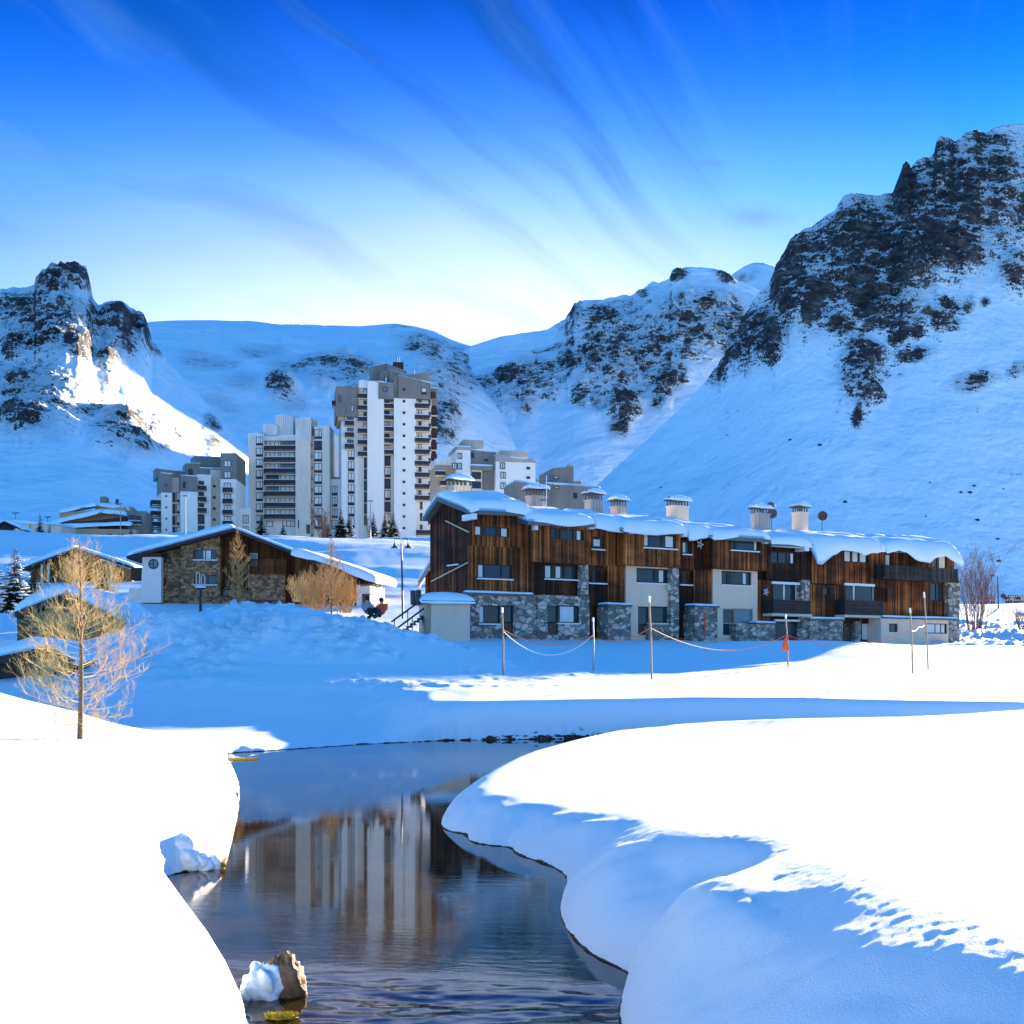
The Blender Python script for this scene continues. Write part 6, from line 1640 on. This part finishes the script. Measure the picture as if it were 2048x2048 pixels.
def hang_on_slope():
    """skiers and lift on the big slope: placed on the mountain surface by a ray"""
    dg = bpy.context.evaluated_depsgraph_get()
    mt = bpy.data.objects['mountain_massif']
    def ray(px, py):
        o = Vector((0, 0, CH)); d = Vector(((px-HX)/F, 1, (HY-py)/F)).normalized()
        ok, loc, n, i = mt.ray_cast(o, d)
        return loc if ok else None
    for i, (px, py) in enumerate(((2022, 951), (2025, 952), (2033, 950), (2037, 951), (2041, 949), (2044, 950))):
        p = ray(px, py)
        if p is None: continue
        person('tiny dark skier in the group high on the right slope', p, 1.8, 'stand', 'cloth_dark', 'cloth_black', i*.8, 'skiers grouped high on the right slope', 50+i)
    # boulders peeping out of the open slopes
    k = 0
    for (px, py) in ((1948, 972), (1940, 985), (2007, 978), (1922, 985), (1955, 1040), (1852, 1033), (1995, 1078), (1690, 1004), (1860, 965), (1580, 880), (1640, 890), (1322, 975), (1140, 905), (1163, 892)):
        p = ray(px, py)
        if p is None: continue
        k += 1
        mb = MB(); s_ = p.y*1.6/F*(1+.5*(k % 3)); mb.blob(p, s_*1.5, s_, s_*.9, k, .5, 10, 7)
        o = mb.build('boulder', M['rock_dark'], None, p, smooth=False); tag(o, 'small dark boulder poking out of the open snow slope', 'boulder', 'boulders scattered on the right slope')
    # chairlift cable and chair
    a = Vector(P(1880, 1152, 420)); b = Vector(P(2200, 1000, 330))
    for dz, lab in ((0, 'upper thin chairlift cable crossing the blue slope on the right'), (-1.2, 'lower thin chairlift cable crossing the blue slope on the right')):
        mb = MB(); mb.tube([a+Vector((0, 0, dz)), a.lerp(b, .5)+Vector((0, 0, dz-1.5)), b+Vector((0, 0, dz))], .07, n=5); o = mb.build('lift_cable', M['metal_dark']); tag(o, lab, 'cable', 'chairlift cables')
    d = 390; c = Vector(P(1998, 1122, d)); k = d/F
    t = thing('lift_chair', 'dark chairlift chair hanging from the cable on the right', 'chairlift', c)
    mb = MB(); mb.tube([c+Vector((0, 0, 9*k)), c+Vector((.25, 0, 3*k)), c+Vector((0, 0, 0))], .06, n=5); mb.build('hanger', M['metal_dark'], t)
    mb = MB(); mb.box(c.x-.7, c.x+.7, c.y-.3, c.y+.3, c.z-.35, c.z-.2); mb.build('seat', M['metal_dark'], t)
    mb = MB(); mb.box(c.x-.7, c.x+.7, c.y+.25, c.y+.35, c.z-.2, c.z+.45); mb.build('backrest', M['metal_dark'], t)

def build_river_bits():
    # rock with a snow cap in the stream
    y = 9.05; c = Vector(((562-HX)/F*y, y, 0))
    t = thing('river_rock', 'brown rock half covered in a lump of snow standing in the stream', 'rock', c)
    mb = MB(); mb.blob((c.x+.03, c.y, .03), .155, .17, .22, 4, .38, 34, 22, 2.0)
    vs = mb.v; mb.build('stone', M['rock'], t, smooth=True)
    mb = MB(); mb.blob((c.x-.10, c.y-.10, .07), .15, .13, .15, 9, .32, 36, 24, 2.2); mb.blob((c.x-.2, c.y-.11, .0), .075, .08, .085, 12, .3, 24, 16, 2.4); mb.build('snow_cap', M['lump'], t, smooth=True)
    # moss cushions and grass at the water line
    def tuft(name, label, cat, pos, n, h, w, mat, seed, lie=.5, group=None):
        r = random.Random(seed); mb = MB(); p = Vector(pos)
        for i in range(n):
            a = r.uniform(0, 6.28); s_ = r.random()**.5
            b = p+Vector((math.cos(a)*w*s_, math.sin(a)*w*.5*s_, 0)); hh = h*r.uniform(.5, 1.1); d = Vector((r.uniform(-1, 1)*lie, r.uniform(-1, 1)*lie, 1))*hh
            sd = Vector((r.uniform(-1, 1), r.uniform(-1, 1), 0)).normalized()*.006
            mb.add([tuple(b-sd), tuple(b+sd), tuple(b+d)], [(0, 1, 2)])
        mb.blob(p-Vector((0, 0, h*.1)), w*.95, w*.5, h*.45, seed, .3, 18, 10)
        o = mb.build(name, M[mat], None, p); tag(o, label, cat, group)
    x, y = wp(563, 2033); tuft('moss', 'yellow moss cushion under water level beside the snowy rock', 'moss', (x, y, .0), 500, .03, .11, 'moss', 5, 1.2)
    x, y = wp(482, 1519); tuft('moss', 'flat yellow moss strip on the water by the left bank', 'moss', (x, y, .0), 900, .05, .42, 'moss', 6, 1.2)
    for i, (px, py, dz, lab) in enumerate(((463, 1592, .15, 'dry golden grass hanging at the bulge of the left bank'), (446, 1618, .12, 'short dry grass below the bulge of the left bank'), (432, 1608, .16, 'tuft of dry grass in the snow hollow above the water'), (430, 1732, .03, 'thin line of dry grass at the water edge of the hollow'))):
        d = F*(CH-dz)/(py-HY); tuft('grass', lab, 'grass tuft', ((px-HX)/F*d, d, dz), 220, .11, .12, 'grass', 20+i, .9, 'dry grass tufts on the left bank')
    # snow lumps that fell into the hollow of the left bank
    r = random.Random(4)
    for i, (px, py, w) in enumerate(((362, 1690, .16), (375, 1718, .2), (398, 1726, .15), (352, 1738, .15), (412, 1735, .1), (340, 1718, .17), (385, 1742, .11), (425, 1728, .12))):
        d = 14.3; p = P(px, py, d+.1*r.random()); mb = MB(); mb.blob((p[0], p[1], max(.04, p[2])), w, w*.9, w*.8, 30+i, .3, 20, 14, 1.8)
        o = mb.build('snow_lump', M['lump'], None, p, smooth=True); tag(o, 'white rounded lump of fallen snow in the hollow of the left bank', 'snow lump', 'snow lumps in the hollow of the left bank')
build_ground()
build_mountains()
build_camera_world()
build_chalet()
build_towers()
build_houses()
build_trees()
build_details()
build_river_bits()
bpy.context.view_layer.update()
hang_on_slope()
